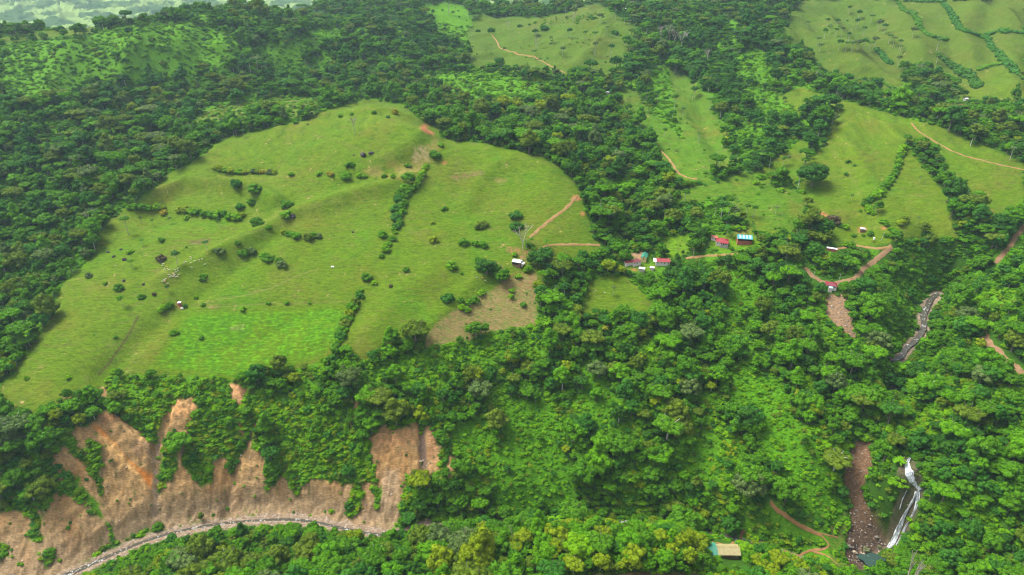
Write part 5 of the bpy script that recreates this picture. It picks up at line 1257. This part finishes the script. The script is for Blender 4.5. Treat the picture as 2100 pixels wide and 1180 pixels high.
def covers(x, y, z, r):
    """crowns that would hide one of those places"""
    px, py, f = to_px(x, y, z); rp = r * FPX / f; o = np.zeros(len(x), bool)
    for a, b, yy, hw in PROT: o |= (y < yy + 2) & ((px - a) ** 2 + (py - b) ** 2 < (rp * .92 + hw) ** 2)
    return o
EDGE_X = [0, 200, 330, 380, 440, 520, 600, 700, 850, 900, 1000, 1300, 1440, 1520, 1560, 1650, 1750, 1790, 1810, 1835, 1900]
EDGE_Y = [1215, 1188, 1118, 1092, 1084, 1076, 1076, 1092, 1084, 1068, 1062, 1072, 1090, 1135, 1112, 1150, 1170, 1165, 1145, 1112, 900]
def over_river(x, y, ztop):
    px, py, f = to_px(x, y, ztop); return (y < 392) & (py < np.interp(px, EDGE_X, EDGE_Y)) & (px > -100) & (px < 1850)
# ------------------------------------------------------------------ scattering the woods
def jitter_grid(y0, y1, step, umax=1.0):
    xs = []; ys = []; y = y0
    while y < y1:
        s = step(y); umax = 1.24 if y < 700 else 1.02; n = int(2 * umax * y / s) + 1
        x = (np.arange(n) - n / 2) * s + rng.uniform(-.45, .45, n) * s; xs.append(x); ys.append(y + rng.uniform(-.45, .45, n) * s); y += s
    return np.concatenate(xs), np.concatenate(ys)

TONE_LIST = list(TONES)
DARK_R = [region(p) for p in ([(150,190),(230,165),(380,175),(385,235),(300,260),(180,240)], [(1380,60),(1560,40),(1600,120),(1560,220),(1450,210),(1390,130)], [(1385,530),(1500,520),(1530,600),(1450,640),(1380,600)], [(1520,250),(1700,215),(1700,300),(1560,360),(1500,340)], [(760,40),(960,60),(960,110),(800,100)],
                              [(1870,850),(2000,860),(2000,960),(1910,960)], [(1560,540),(1680,560),(1640,600),(1560,590)])]
YEL_R = [region(p) for p in ([(120,225),(300,205),(440,170),(560,170),(560,200),(420,240),(200,300),(110,270)], [(1780,560),(1860,540),(1870,600),(1800,620)], [(860,160),(1100,150),(1180,230),(1000,260),(860,210)], [(230,765),(470,775),(470,830),(250,860)])]
def tones_for(x, y, rg):
    n = len(x)
    W_ = np.zeros((n, len(TONE_LIST)))
    ix = {t: i for i, t in enumerate(TONE_LIST)}
    def setw(m, **kw):
        W_[m] = 0
        for k, v in kw.items(): W_[m, ix[k]] = v
    setw(np.ones(n, bool), mid=.40, fresh=.12, deep=.25, dark=.12, olive=.08, yellow=.02, grey=.01)
    setw(x / y < -.33, mid=.44, deep=.22, dark=.04, olive=.13, fresh=.13, grey=.04)
    setw(y > 900, mid=.46, deep=.22, dark=.06, olive=.11, fresh=.12, grey=.03)
    c = (y < 640) & (x / y > -.35); setw(c, mid=.44, fresh=.22, deep=.16, dark=.05, olive=.09, yellow=.04)
    setw(c & (x > 250), mid=.48, fresh=.17, deep=.20, dark=.06, olive=.08, yellow=.01)
    setw((y < 392) & (x < 215), yellow=.24, mid=.28, fresh=.30, olive=.10, deep=.05, bright=.03)
    setw((y < 400) & (x < -40), yellow=.08, mid=.38, fresh=.30, olive=.10, deep=.10, dark=.04)
    setw((y > 425) & (y < 520) & (x < -60), mid=.42, fresh=.38, olive=.06, yellow=.08, deep=.06)
    for L in DARK_R: setw(inside(L, x, y), dark=.55, deep=.35, mid=.10)
    for L in YEL_R: W_[inside(L, x, y), ix['olive']] += .28; W_[inside(L, x, y), ix['yellow']] += .10
    patch = fbm(x / 45, y / 45, 2, 101)
    W_[patch > .15, ix['mid']] *= 1.8; W_[patch < -.15, ix['deep']] *= 1.7; W_[patch < -.3, ix['dark']] *= 2
    W_ /= W_.sum(1, keepdims=True)
    return np.minimum((rg.random(n)[:, None] > np.cumsum(W_, 1)).sum(1), len(TONE_LIST) - 1)

def screen(x, y, z):
    px, py, f = to_px(x, y, z); return (px > -25) & (px < 2125) & (py > -30) & (py < 1215)
def visible(x, y, ztop):
    r, c = gidx(x, y); r = np.maximum(np.round(r).astype(int) - 2, 0); return (ztop - CAM_Z) / y > HOR[r, np.round(c).astype(int)]

HEDGE_PX = []      # filled below: (pixel line, crown diameter m, tones, trees?)
x, y = jitter_grid(240, 1760, lambda y: 5.0 if y < 520 else 5.0 + (y - 520) / 480 * 1.8, 1.02)
k = cls_at(x, y); kp = keep_at(x, y)
P_T = np.zeros(len(x))
P_T[k == FOREST] = .90; P_T[k == SCRUB] = .22; P_T[k == VINE] = .06; P_T[(k == SCRUB) & (y > 900)] = .10; P_T[k == SPARSE] = 0; P_T[k == HEATH] = .015
P_T[k == YARD] = 0
dens = fbm(x / 26, y / 26, 2, 111); P_T *= np.where(dens < -.32, .55, 1)
keep = (rng.random(len(x)) < P_T) & ~kp
# steep face between meadow rim and river grows brush rather than timber
x, y, k = x[keep], y[keep], k[keep]
for bx, by, br in CLEAR:                      # open ground round every building
    m = np.hypot(x - bx, y - by) > br; 
    m &= ~((np.abs(x - bx) < br * .85) & (by - y > 0) & (by - y < br * 2.2)); x, y, k = x[m], y[m], k[m]
z = hz(x, y); n = len(x)
size = np.where(rng.random(n) < .82, rng.gamma(10, 1 / 10, n) * 3.5, rng.gamma(14, 1 / 14, n) * 6.6) * (1 + .10 * (y > 700)); size = np.clip(size, 2.2, 10.5)
emer = (rng.random(n) < .028) & (k == FOREST); size[emer] = rng.uniform(9, 12, emer.sum()); size[(y > 1000) & emer] *= .8
big = fbm(x / 60, y / 60, 2, 121); size *= 1 + .30 * np.clip(big, -1, 1)
size[k != FOREST] *= .55
tone = tones_for(x, y, rng)
formp = rng.random(n); form = np.where(formp < .50, 0, np.where(formp < .66, 1, np.where(formp < .80, 2, 3)))
tone[emer] = rng.choice([TONE_LIST.index(t_) for t_ in ('olive', 'grey', 'fresh', 'mid', 'olive')], emer.sum()); form[emer] = rng.choice([1, 1, 3, 0], emer.sum())
rot = rng.uniform(0, 6.283, n); hs = rng.uniform(.85, 1.3, n)
lift = np.where(form == 1, 1.0, .55) * size * rng.uniform(.5, 1.2, n)
cz = z + lift + size * .7
ok = ~covers(x, y, cz, size) & ~covers(x, y, z + size * .3, size * .6) & ~over_river(x, y, z + lift + size * 1.45 * hs)
x, y, z, k, size, tone, form, rot, hs, lift = (q[ok] for q in (x, y, z, k, size, tone, form, rot, hs, lift)); n = len(x)
scr = screen(x, y, z + size)
vis = visible(x, y, z + size * 2.2 + 3)
near = x ** 2 + y ** 2 + (CAM_Z - z) ** 2
lock = scr & vis & (y < 1700) & (k == FOREST)
score = np.where(lock, size / np.sqrt(near), 0)
own = np.zeros(n, bool); own[np.argsort(-score)[:262]] = True

def short_size(s): return 'huge' if s > 8.2 else 'large' if s > 6.2 else 'medium' if s > 4.6 else 'small'
FORM_WORD = {'round': 'round', 'spreading': 'spreading', 'tall': 'tall', 'feathery': 'feathery', 'bush': 'bushy'}

def place_tree(name, cat, group, x, y, z, r, form, tone, rot, hs=1.0, lift=0.0, v=None, label=None, pale=False, head=None, part='crown'):
    e = bpy.data.objects.new(name, None); COL.objects.link(e); e.empty_display_size = .5
    e.location = (x, y, z); e.rotation_euler = (0, 0, rot)
    me = CROWN[form][v if v is not None else random.randrange(NV[form])]
    c = link(part, me, e); c.location = (0, 0, lift - (.15 * r if form == 'bush' else 0)); c.scale = (r, r * random.uniform(.88, 1.12), r * hs)
    c.material_slots[0].link = 'OBJECT'; c.material_slots[0].material = TONES[tone]
    if lift > .2 or form != 'bush':
        t = link('trunk', random.choice(PTRUNK if pale else TRUNK), e); H = lift + r * hs * .9; t.scale = (r * 1.3, r * 1.3, H)
    tag(e, label or describe(x, y, LANDMARKS, USED, head or '%s %s %s tree' % (short_size(r), TONE_WORD[tone], FORM_WORD[form])), cat, group)
    return e
FF = ['round', 'spreading', 'tall', 'feathery']
for i in np.nonzero(own)[0]:
    place_tree('broadleaf_tree', 'tree', 'broadleaf trees of the valley woods', float(x[i]), float(y[i]), float(z[i]), float(size[i]), FF[form[i]], TONE_LIST[tone[i]], float(rot[i]), float(hs[i]), float(lift[i]), pale=random.random() < .15)

# ---- the rest of the woods and the low growth: masses nobody could count
def mass_object(name, label, x, y, z, sx, sz, rot, var, protos):
    pcol = bpy.data.collections.new(name + '_kinds')
    for i, (me, mt) in enumerate(protos):
        o = bpy.data.objects.new('%s_kind_%03d' % (name, i), me); pcol.objects.link(o)
        o.material_slots[0].link = 'OBJECT'; o.material_slots[0].material = mt
    me = bpy.data.meshes.new(name); me.vertices.add(len(x)); me.vertices.foreach_set('co', np.stack([x, y, z], 1).astype(np.float32).ravel())
    for an, tp, arr in (('var', 'INT', var.astype(np.int32)), ('turn', 'FLOAT', rot.astype(np.float32))):
        a = me.attributes.new(an, tp, 'POINT'); a.data.foreach_set('value', arr)
    a = me.attributes.new('size', 'FLOAT_VECTOR', 'POINT'); a.data.foreach_set('vector', np.stack([sx, sx, sz], 1).astype(np.float32).ravel())
    o = link(name, me); tag(o, label, kind='stuff')
    ng = bpy.data.node_groups.new(name, 'GeometryNodeTree')
    ng.interface.new_socket('Geometry', in_out='INPUT', socket_type='NodeSocketGeometry'); ng.interface.new_socket('Geometry', in_out='OUTPUT', socket_type='NodeSocketGeometry')
    gi = ng.nodes.new('NodeGroupInput'); go = ng.nodes.new('NodeGroupOutput')
    ci = ng.nodes.new('GeometryNodeCollectionInfo'); ci.inputs['Collection'].default_value = pcol
    ci.inputs['Separate Children'].default_value = True; ci.inputs['Reset Children'].default_value = True
    ip = ng.nodes.new('GeometryNodeInstanceOnPoints'); ip.inputs['Pick Instance'].default_value = True
    def na(nm, tp):
        q = ng.nodes.new('GeometryNodeInputNamedAttribute'); q.data_type = tp; q.inputs['Name'].default_value = nm; return q
    a1 = na('var', 'INT'); a2 = na('turn', 'FLOAT'); a3 = na('size', 'FLOAT_VECTOR')
    cx = ng.nodes.new('ShaderNodeCombineXYZ')
    L = ng.links.new
    L(gi.outputs[0], ip.inputs['Points']); L(ci.outputs[0], ip.inputs['Instance'])
    L(a1.outputs['Attribute'], ip.inputs['Instance Index']); L(a2.outputs['Attribute'], cx.inputs['Z']); L(cx.outputs[0], ip.inputs['Rotation'])
    L(a3.outputs['Attribute'], ip.inputs['Scale']); L(ip.outputs[0], go.inputs[0])
    md = o.modifiers.new('growth', 'NODES'); md.node_group = ng
    return o
# full-tree prototypes: crown standing on its trunk
def joined_tree(form, j, t):
    cr = CROWN[form][j]; tk = TRUNK[j % 3]
    a = np.empty(len(cr.vertices) * 3, np.float32); cr.vertices.foreach_get('co', a); a = a.reshape(-1, 3).copy()
    up = {'round': .55, 'spreading': .95, 'tall': .5, 'feathery': .65}[form]; a[:, 2] += up
    f = np.empty(len(cr.polygons) * 3, np.int32); cr.polygons.foreach_get('vertices', f); f = f.reshape(-1, 3)
    s = np.empty(len(cr.vertices), np.float32); cr.attributes['spray'].data.foreach_get('value', s)
    tv = np.array([v.co for v in tk.vertices]) * np.array([1.2, 1.2, up + .9]); tf = np.array([p.vertices[:] for p in tk.polygons])
    tt = np.vstack([tf[:, [0, 1, 2]], tf[:, [0, 2, 3]]]) + len(a)
    me = fast_mesh('tree', np.vstack([a, tv]), np.vstack([f, tt]), TONES['mid'], False)
    me.materials.append(M_PALEBARK if j == 3 else M_BARK)
    mi = np.zeros(len(f) + len(tt), np.int32); mi[len(f):] = 1; me.polygons.foreach_set('material_index', mi)
    q = me.attributes.new('spray', 'FLOAT', 'POINT'); q.data.foreach_set('value', np.concatenate([s, np.zeros(len(tv), np.float32)]))
    return me
combos = [('round', 0), ('round', 1), ('round', 2), ('round', 3), ('spreading', 0), ('spreading', 1), ('tall', 0), ('tall', 1), ('feathery', 0), ('feathery', 1), ('feathery', 2)]
JT = [joined_tree(f, j, i % 2) for i, (f, j) in enumerate(combos)]
by_form = {0: [0, 1, 2, 3], 1: [4, 5], 2: [6, 7], 3: [8, 9, 10]}
protos = [(me, TONES[t]) for t in TONE_LIST for me in JT]
r_ = ~own
pick = np.array([random.choice(by_form[int(f)]) for f in form[r_]])
var = tone[r_] * len(JT) + pick
mass_object('woodland', 'dense tropical broadleaf woods covering the slopes', x[r_], y[r_], z[r_], size[r_], size[r_] * hs[r_], rot[r_], var, protos)
print('woodland trees', r_.sum())

# brush
x, y = jitter_grid(245, 1500, lambda y: 3.0 if y < 620 else 3.0 + (y - 620) / 300)
x2, y2 = jitter_grid(330, 700, lambda y: 1.7)      # steep faces carry more plants for their plan area
sl_ = np.hypot(hz(x2 + 2, y2) - hz(x2 - 2, y2), hz(x2, y2 + 2) - hz(x2, y2 - 2)) / 4
st_ = (sl_ > .85) & np.isin(cls_at(x2, y2), (FOREST, SCRUB, ROCK)) & (rng.random(len(x2)) < np.where(cls_at(x2, y2) == ROCK, .25, .8)); nst_ = st_.sum()
x = np.concatenate([x, x2[st_]]); y = np.concatenate([y, y2[st_]])
k = cls_at(x, y); kp = keep_at(x, y)
Pb = np.zeros(len(x)); Pb[k == FOREST] = .42; Pb[k == SCRUB] = .85; Pb[k == VINE] = .95; Pb[(k == SCRUB) & (y > 900)] = .5; Pb[k == SPARSE] = .035; Pb[k == HEATH] = .30; Pb[k == SOIL] = .075; Pb[k == ROCK] = .16; Pb[k == TILLED] = .03; Pb[k == PAST] = .012; Pb[k == YARD] = .06; Pb[k == GRAVEL] = .01
m = (rng.random(len(x)) < Pb) & ~(kp & (k != PAST)); x, y, k = x[m], y[m], k[m]
for bx, by, br in CLEAR:
    m = np.hypot(x - bx, y - by) > br * .8; m &= ~((np.abs(x - bx) < br * .7) & (by - y > 0) & (by - y < br * 1.2)); x, y, k = x[m], y[m], k[m]
z = hz(x, y); ok = ~covers(x, y, z + .8, np.full(len(x), .3)); x, y, z, k = x[ok], y[ok], z[ok], k[ok]; n = len(x)
size = np.clip(rng.gamma(6, 1 / 6, n) * 2.0, .7, 4.2); size[k == VINE] *= .72; size[np.isin(k, (SOIL, TILLED, YARD, GRAVEL))] *= .55; size[k == PAST] *= .24; size[k == FOREST] *= 1.2; size[k == SPARSE] *= .6; size *= 1 + .25 * ss(600, 1200, y)
ti = {t: i for i, t in enumerate(TONE_LIST)}; q = rng.random(n); pt = fbm(x / 30, y / 30, 2, 131) * .6
tone = np.where(q < .42 + pt, ti['fresh'], np.where(q < .80 + .3 * pt, ti['mid'], np.where(q < .93, ti['deep'], ti['olive'])))
tone[(q < .45) & (y < 560)] = ti['bright']; tone[(q > .55) & (q < .68) & (k == SCRUB) & (y < 480)] = ti['yellow']
tone[(k == VINE) & (q < .40)] = ti['bright']; tone[(k == VINE) & (q >= .40) & (q < .9)] = ti['fresh']; tone[(k == HEATH) & (q < .5)] = ti['yellow']; tone[(y > 900) & (q < .35)] = ti['bright']; tone[(y > 900) & (q >= .35) & (q < .8)] = ti['fresh']
palmy = (rng.random(n) < .05) & (k != PAST) & (k != SOIL)
pb = [(me, TONES[t]) for t in TONE_LIST for me in CROWN['bush'] + PALM]; nk = NV['bush'] + len(PALM)
var = tone * nk + np.where(palmy, NV['bush'] + rng.integers(0, len(PALM), n), rng.integers(0, NV['bush'], n))
palmk = np.where(palmy, .5, 1); z = z + np.where(palmy, size * 1.1, 0)
mass_object('undergrowth', 'low bushes and vines growing over slopes and clearings', x, y, z - .3 * size, size * palmk, size * palmk * rng.uniform(.6, 1.15, n), rng.uniform(0, 6.28, n), var, pb)
print('brush', n)

# loose stones
x, y = jitter_grid(330, 620, lambda y: .95, .95)
k = cls_at(x, y); Pr = np.zeros(len(x)); Pr[k == GRAVEL] = .14; Pr[k == DEBRIS] = .30; Pr[k == ROCK] = .03; Pr[k == SOIL] = .012
gul = fbm(x / 6, y / 30, 2, 141); Pr[(k == SOIL) & (gul > .32)] = .12
m = rng.random(len(x)) < Pr; x, y = x[m], y[m]; n = len(x); sz = np.clip(rng.gamma(2.2, .16, n), .12, 1.1)
tn = np.where(rng.random(n) < np.where(k[m] == DEBRIS, .15, .6), 0, 1); 
mass_object('rubble', 'loose stones strewn over the riverbed and slides', x, y, hz(x, y), sz, sz * rng.uniform(.5, .9, n), rng.uniform(0, 6.28, n), tn * 3 + rng.integers(0, 3, n), [(me, M_PALEROCK) for me in RK['pale']] + [(me, M_GREYROCK) for me in RK['grey']])
print('stones', n)
# ------------------------------------------------------------------ single trees, shrubs and hedgerows of the open land
TK = dict(d='dark', m='mid', y='yellow', b='bright', g='golden', o='olive', e='deep', f='fresh', r='brownish', p='grey')
SHR = """874,341,11,b 869,352,12,y 862,363,13,b 858,372,13,b 851,382,14,o 843,384,15,m 841,391,15,f 826,393,15,m 828,406,18,m 821,414,18,e 823,426,18,m 818,444,18,m 819,454,16,e 815,464,14,m 808,472,12,m 741,597,10,b 736,603,13,m 725,627,16,m 719,640,16,f 714,652,16,m 710,663,16,m 705,674,16,f 697,686,18,m 484,383,24,d 523,391,26,m 516,417,16,m 443,346,14,y 452,349,14,y 462,351,14,b 471,353,16,y 490,354,16,b 503,355,14,y 520,354,13,p 530,354,12,y 541,355,14,g 553,357,14,p 565,357,12,y 598,360,12,m 655,358,14,b 677,360,16,g 711,365,22,m 737,362,12,b 748,363,12,b 788,364,12,m 806,364,13,b 836,366,24,m 836,342,12,m 890,322,24,m 904,299,14,b 718,341,18,d 698,240,10,m 767,233,10,m 796,242,8,d 810,234,14,g 631,256,5,d 722,235,9,f
872,348,14,b 866,358,15,b 860,368,15,b 855,378,15,b 848,386,18,m 838,378,18,o 830,389,20,m 822,398,20,m 836,400,17,m 815,412,22,d 828,420,20,m 812,432,22,d 825,438,20,m 812,450,22,e 822,460,18,m 812,468,16,e 810,478,12,b
785,485,18,m 806,492,16,d 797,503,14,b 791,514,18,b 783,527,12,m 751,572,22,m 769,581,12,b 833,556,14,m 801,588,9,r 740,609,16,e 729,622,20,o 722,634,22,m 716,646,22,y 712,658,22,m 708,668,22,o 703,680,22,m 700,692,24,d 694,704,22,m 690,716,24,m
889,494,18,y 888,459,10,y 951,501,22,m 978,503,20,m 992,506,18,f 1058,445,26,e 1058,467,24,e 988,467,26,o 912,431,14,m 927,550,24,b 947,562,8,m 983,540,24,m 998,563,40,d 1013,552,26,d 1030,578,32,m 1056,524,14,b 1082,556,20,b 1063,569,16,b 918,616,28,d 945,618,14,d 948,632,18,b 958,638,16,b 963,622,16,m 975,618,18,m 988,604,16,b 1050,598,14,b 1049,610,12,b 1073,627,14,m 1094,512,12,b 1105,545,40,d 1115,532,30,e 1124,516,18,m 1090,506,11,d 1083,505,13,m
268,427,14,m 280,427,16,m 292,427,16,m 306,428,16,m 322,429,16,b 333,429,14,y 336,439,14,g 370,432,16,y 382,433,18,y 395,436,18,b 408,439,18,m 422,442,16,m 435,444,18,m 449,444,22,b 460,440,14,m 472,447,18,m 486,448,22,b 498,444,12,y 492,427,18,d 383,450,11,b
590,424,22,d 583,418,14,d 587,442,20,b 528,462,24,m 552,468,13,m 584,478,14,y 593,483,18,m 606,487,22,m 632,491,22,o 642,486,16,m 654,487,13,p 487,500,12,m 449,519,20,p 500,523,18,m 515,519,18,p 550,533,22,m 542,527,16,f 580,545,20,p 572,536,16,m 330,532,18,r 331,495,14,m 415,576,12,m 417,568,13,m 245,594,18,d 217,583,9,m 183,568,12,p 290,611,14,m 334,637,18,b 342,632,14,m 349,628,13,m 268,519,12,b 401,612,9,b 417,627,9,m 550,624,10,m 588,623,10,m 635,622,8,b 357,684,15,m 414,694,11,d 380,630,9,d 499,636,12,b 55,778,10,b 139,776,10,b 120,520,5,m 236,692,8,m 316,606,9,r 1663,382,50,d 1740,333,10,d 1753,341,6,d 1735,359,8,m 1594,360,18,g 1596,376,24,m 1560,366,16,m 1600,392,14,b 1550,378,12,b 1645,395,12,b
1851,306,15,b 1848,315,15,b 1846,325,14,m 1843,335,14,b 1840,345,14,m 1837,354,13,m 1834,362,14,m 1828,370,14,f 1822,378,15,m 1815,385,16,m 1808,393,15,b 1801,401,18,b 1793,406,18,b 1784,413,14,e 1774,420,14,m 1779,432,16,b 1787,439,15,b 1782,426,12,m 1811,457,15,m 1817,462,12,m 1829,474,14,m 1836,480,14,m 1840,488,15,b 1827,486,12,m 1710,456,24,r 1733,468,14,b 1724,465,12,m 1680,480,38,d 1666,486,28,d 1692,492,24,e 1750,484,9,m 1785,482,12,m 1816,484,10,d 1770,484,7,m 1745,508,18,m 1732,504,14,b 1849,460,18,y 1856,452,14,o 2050,478,36,d 2064,470,24,d 1478,536,8,g
1502,466,9,g 1512,471,16,b 1503,470,12,m 1527,470,14,b 1425,440,26,o 1414,452,18,m 1474,526,8,g 1349,529,10,g 1332,520,10,b 1356,518,14,o 1340,516,12,o 1250,552,26,o 1270,556,24,y 1236,556,20,m 1500,512,10,m 1548,524,10,y 1535,520,10,y 1290,508,10,m 1240,530,18,m 1200,536,18,m 1215,543,18,e
1290,690,22,m 1370,1030,10,m 1670,180,14,m 1686,150,16,e 1740,160,16,d 1672,142,20,d 1700,160,18,e 2100,60,10,m 1562,209,12,d 1640,150,16,e 1650,162,16,d
980,66,10,d 1007,66,13,d 1066,56,10,d 1086,52,6,d 1116,60,16,d 1026,142,20,d 986,160,12,m 1034,100,5,m 1212,38,10,d 1260,70,14,d 1206,145,14,d 1172,150,10,m
616,150,9,g 86,72,9,d 122,62,14,d 150,60,10,m 232,42,14,d 200,66,12,m 170,64,12,m 64,74,10,m"""
CNT = 0
SH = []
for tok in SHR.split():
    a, b, dpx, t = tok.split(','); SH.append((float(a), float(b), float(dpx), t))
for a, b, dpx, t in SH:
    x, y = gp(a, b); z = float(hz(x, y)); dist = math.sqrt(x * x + y * y + (CAM_Z - z) ** 2); r = dpx / 2 * dist / FPX * 1.06
    tn = random.choice(['mid', 'fresh', 'mid']) if t == 'm' else random.choice(['deep', 'mid', 'deep']) if t == 'd' and dpx < 30 else TK[t]
    if dpx >= 30:
        place_tree('broadleaf_tree', 'tree', 'lone trees on the open land', x, y, z, r, 'round', tn, random.uniform(0, 6), .95, .15 * r, head='%s %s domed tree' % ('huge' if dpx > 38 else 'large', TONE_WORD[tn]))
    else:
        place_tree('shrub', 'shrub', 'shrubs dotting the pastures and field edges', x, y, z, r, 'bush', tn, random.uniform(0, 6), random.uniform(.85, 1.15), 0, head='%s %s shrub' % ('big' if r > 5 else 'medium' if r > 3.2 else 'little', TONE_WORD[tn]), part='foliage')
print('shrubs', len(SH))
# slender trees with bare pale trunks on the cleared slopes
SL = """264,482,30 365,545,24 425,515,18 293,505,12 271,550,14 345,600,12 252,630,18 315,465,12 291,460,12 350,460,12 450,465,14 480,280,14 500,283,14 1257,606,18 1383,225,24 1325,210,16 1347,210,18 1378,250,18 1362,283,16 1420,205,20 1455,225,20 1400,240,16 1560,340,22 1636,388,30 1404,418,24 1478,450,30 1492,452,30 1505,455,24 1530,445,22 1545,448,22 1465,445,22 1510,430,16 1590,440,14 1605,340,14 1615,338,14
1098,95,26 1102,102,24 1176,44,20 1230,50,16 1245,72,14 1220,85,16 1154,115,14 1220,115,22 1252,120,22 1130,90,12 1095,122,16 1085,148,10 1168,78,14 1200,82,14 1280,95,14 1262,40,14 1290,60,14 1300,110,16 960,38,18 920,30,24 990,18,20 1015,22,18 1035,25,16 1160,35,20 1280,50,14
1700,72,14 1712,78,14 1725,76,14 1738,90,16 1720,105,16 1733,107,16 1745,108,16 1757,106,16 1770,104,16 1782,106,16 1792,100,16 1690,80,14 1680,108,14 1715,60,14 1755,60,14 1770,75,14 1800,65,16 1785,50,14 1760,40,12 1740,30,12 1812,70,14 1830,98,16 1822,90,14 1843,105,16 1870,78,14 1695,55,12 1655,60,12 1675,95,14 1650,120,14 1920,105,18 1920,130,16 1840,138,16 1845,110,12
1425,200,16 1432,290,16 1475,340,16 1500,350,24 1577,345,24 1990,300,16 1992,440,10 1881,460,12 1990,298,14 2070,330,20 1885,375,10 1745,414,12 1770,420,10 540,160,24 548,155,22 530,150,26 480,150,22 490,152,22 500,154,20 472,148,20 515,155,22 470,190,18 478,196,24 600,185,20"""
for tok in SL.split():
    a, b, hp = map(float, tok.split(',')); x, y = gp(a, b); z = float(hz(x, y)); dist = math.sqrt(x * x + y * y + (CAM_Z - z) ** 2); H = hp * dist / FPX * 1.15
    r = H * random.uniform(.22, .34); tn = random.choice(['mid', 'deep', 'mid', 'fresh', 'grey'] if y < 900 else ['deep', 'mid', 'grey', 'deep'])
    e = bpy.data.objects.new('slender_tree', None); COL.objects.link(e); e.location = (x, y, z); e.rotation_euler = (0, 0, random.uniform(0, 6))
    fm_ = random.choice(['spreading', 'round', 'feathery']); c = link('crown', random.choice(CROWN[fm_]), e); c.scale = (r, r, r * .9); c.location = (0, 0, H - r * 1.0)
    c.material_slots[0].link = 'OBJECT'; c.material_slots[0].material = TONES[tn]
    t = link('trunk', random.choice(PTRUNK), e); t.scale = (H * .35, H * .35, H)
    tag(e, describe(x, y, LANDMARKS, USED, '%s slender %s tree' % ('tall' if H > 11 else 'short', TONE_WORD[tn])), 'slender tree', 'slender pale trunked trees on cleared slopes')
# hedgerows of the mountain pastures: each one continuous strip of bushes
def light_bush(rg, c, r):
    V = []; F = []; n = 0; bm_v, bm_f = ICO2; 
    for j in range(5):
        d = rg.normal(size=3); d /= np.linalg.norm(d); d[2] = abs(d[2]) * .5 + .25; p = c + d * r * .5; rr = r * rg.uniform(.42, .62); off = rg.uniform(0, 90, 3)
        w = bm_v * (1 + .7 * np.array([mnoise.noise(Vector(q * 2.6 + off)) for q in bm_v]))[:, None] * rr + p
        V.append(w); F.append(bm_f + n); n += len(w)
    return np.vstack(V), np.vstack(F)
HED = [([(1929,0),(1949,27),(1969,61),(1993,69),(2024,80),(2034,98),(2054,119),(2071,136),(2088,153),(2104,165)], 4.6, 'deep', 'longest dark hedge running down the mountain pastures'),
       ([(1837,0),(1851,20),(1875,30),(1888,61),(1908,75),(1939,81)], 4.2, 'mid', 'broken hedge beside the sparse slender trees on the mountain'),
       ([(2024,73),(2051,64),(2100,68)], 4.6, 'deep', 'short level hedge highest on the mountain pastures'),
       ([(2007,144),(2027,136),(2051,133)], 4.0, 'mid', 'short hedge joining two tree lines between small paddocks'),
       ([(1929,119),(1949,136),(1973,148),(1994,158),(2003,180)], 6.0, 'dark', 'thick dark hedge dropping towards the lower tree belt'),
       ([(1797,102),(1814,122),(1829,134)], 5.0, 'deep', 'dark strip of bushes in the hollow below the slender trees'),
       ([(1960,0),(2020,-4),(2100,-2)], 4.5, 'dark', 'dark hedge along the top edge of the mountain pastures'),
       ([(1860,2),(1900,4),(1929,2)], 4.5, 'deep', 'top hedge beside the slender trees'),
       ([(1800,165),(1825,178),(1845,190)], 3.6, 'mid', 'low hedge down the pale spur of the mountain pasture')]
rgh = np.random.default_rng(5)
for pts, r, tn, lab in HED:
    x, y = ground(*np.array(densify(pts, 5)).T); L = smooth_line(np.stack([x, y], 1), 2); V = []; F = []; n = 0; acc = 0; last = L[0]
    for p in L:
        if np.hypot(*(p - last)) < r * .95 and n: continue
        last = p
        for side in (-.5, .5):
            rr = r * rgh.uniform(.7, 1.25); q = p + rgh.uniform(-1.5, 1.5, 2) + np.array([side * r, 0]); v, f = light_bush(rgh, np.array([q[0], q[1], float(hz(*q))]), rr); V.append(v); F.append(f + n); n += len(v)
    V = np.vstack(V); o0 = V[0].copy(); me = fast_mesh('hedge', V - o0, np.vstack(F), TONES[tn], False); a = me.attributes.new('spray', 'FLOAT', 'POINT'); a.data.foreach_set('value', rgh.random(len(V)).astype(np.float32))
    o = link('hedge', me); o.location = o0; tag(o, lab, 'hedge', 'hedges dividing the mountain pastures')

# ------------------------------------------------------------------ air
m = bpy.data.materials.new('air'); m.use_nodes = True; nt = m.node_tree; nt.nodes.remove(nt.nodes['Principled BSDF'])
vp = nt.nodes.new('ShaderNodeVolumePrincipled'); vp.inputs['Color'].default_value = (.60, .85, 1, 1); vp.inputs['Density'].default_value = HAZE_D; vp.inputs['Anisotropy'].default_value = .2
nt.links.new(vp.outputs[0], nt.nodes['Material Output'].inputs['Volume'])
if HAZE_D > 0:
    hb = MB(); hb.box(-10500, 10500, 150, 7600, -60, float(Z.max()) + 40)
    hb.v = [(a, (-300 if b < 200 else b), c) for a, b, c in hb.v]
    o = hb.build('haze', m); tag(o, 'thin pale haze over the distant valley', kind='stuff')
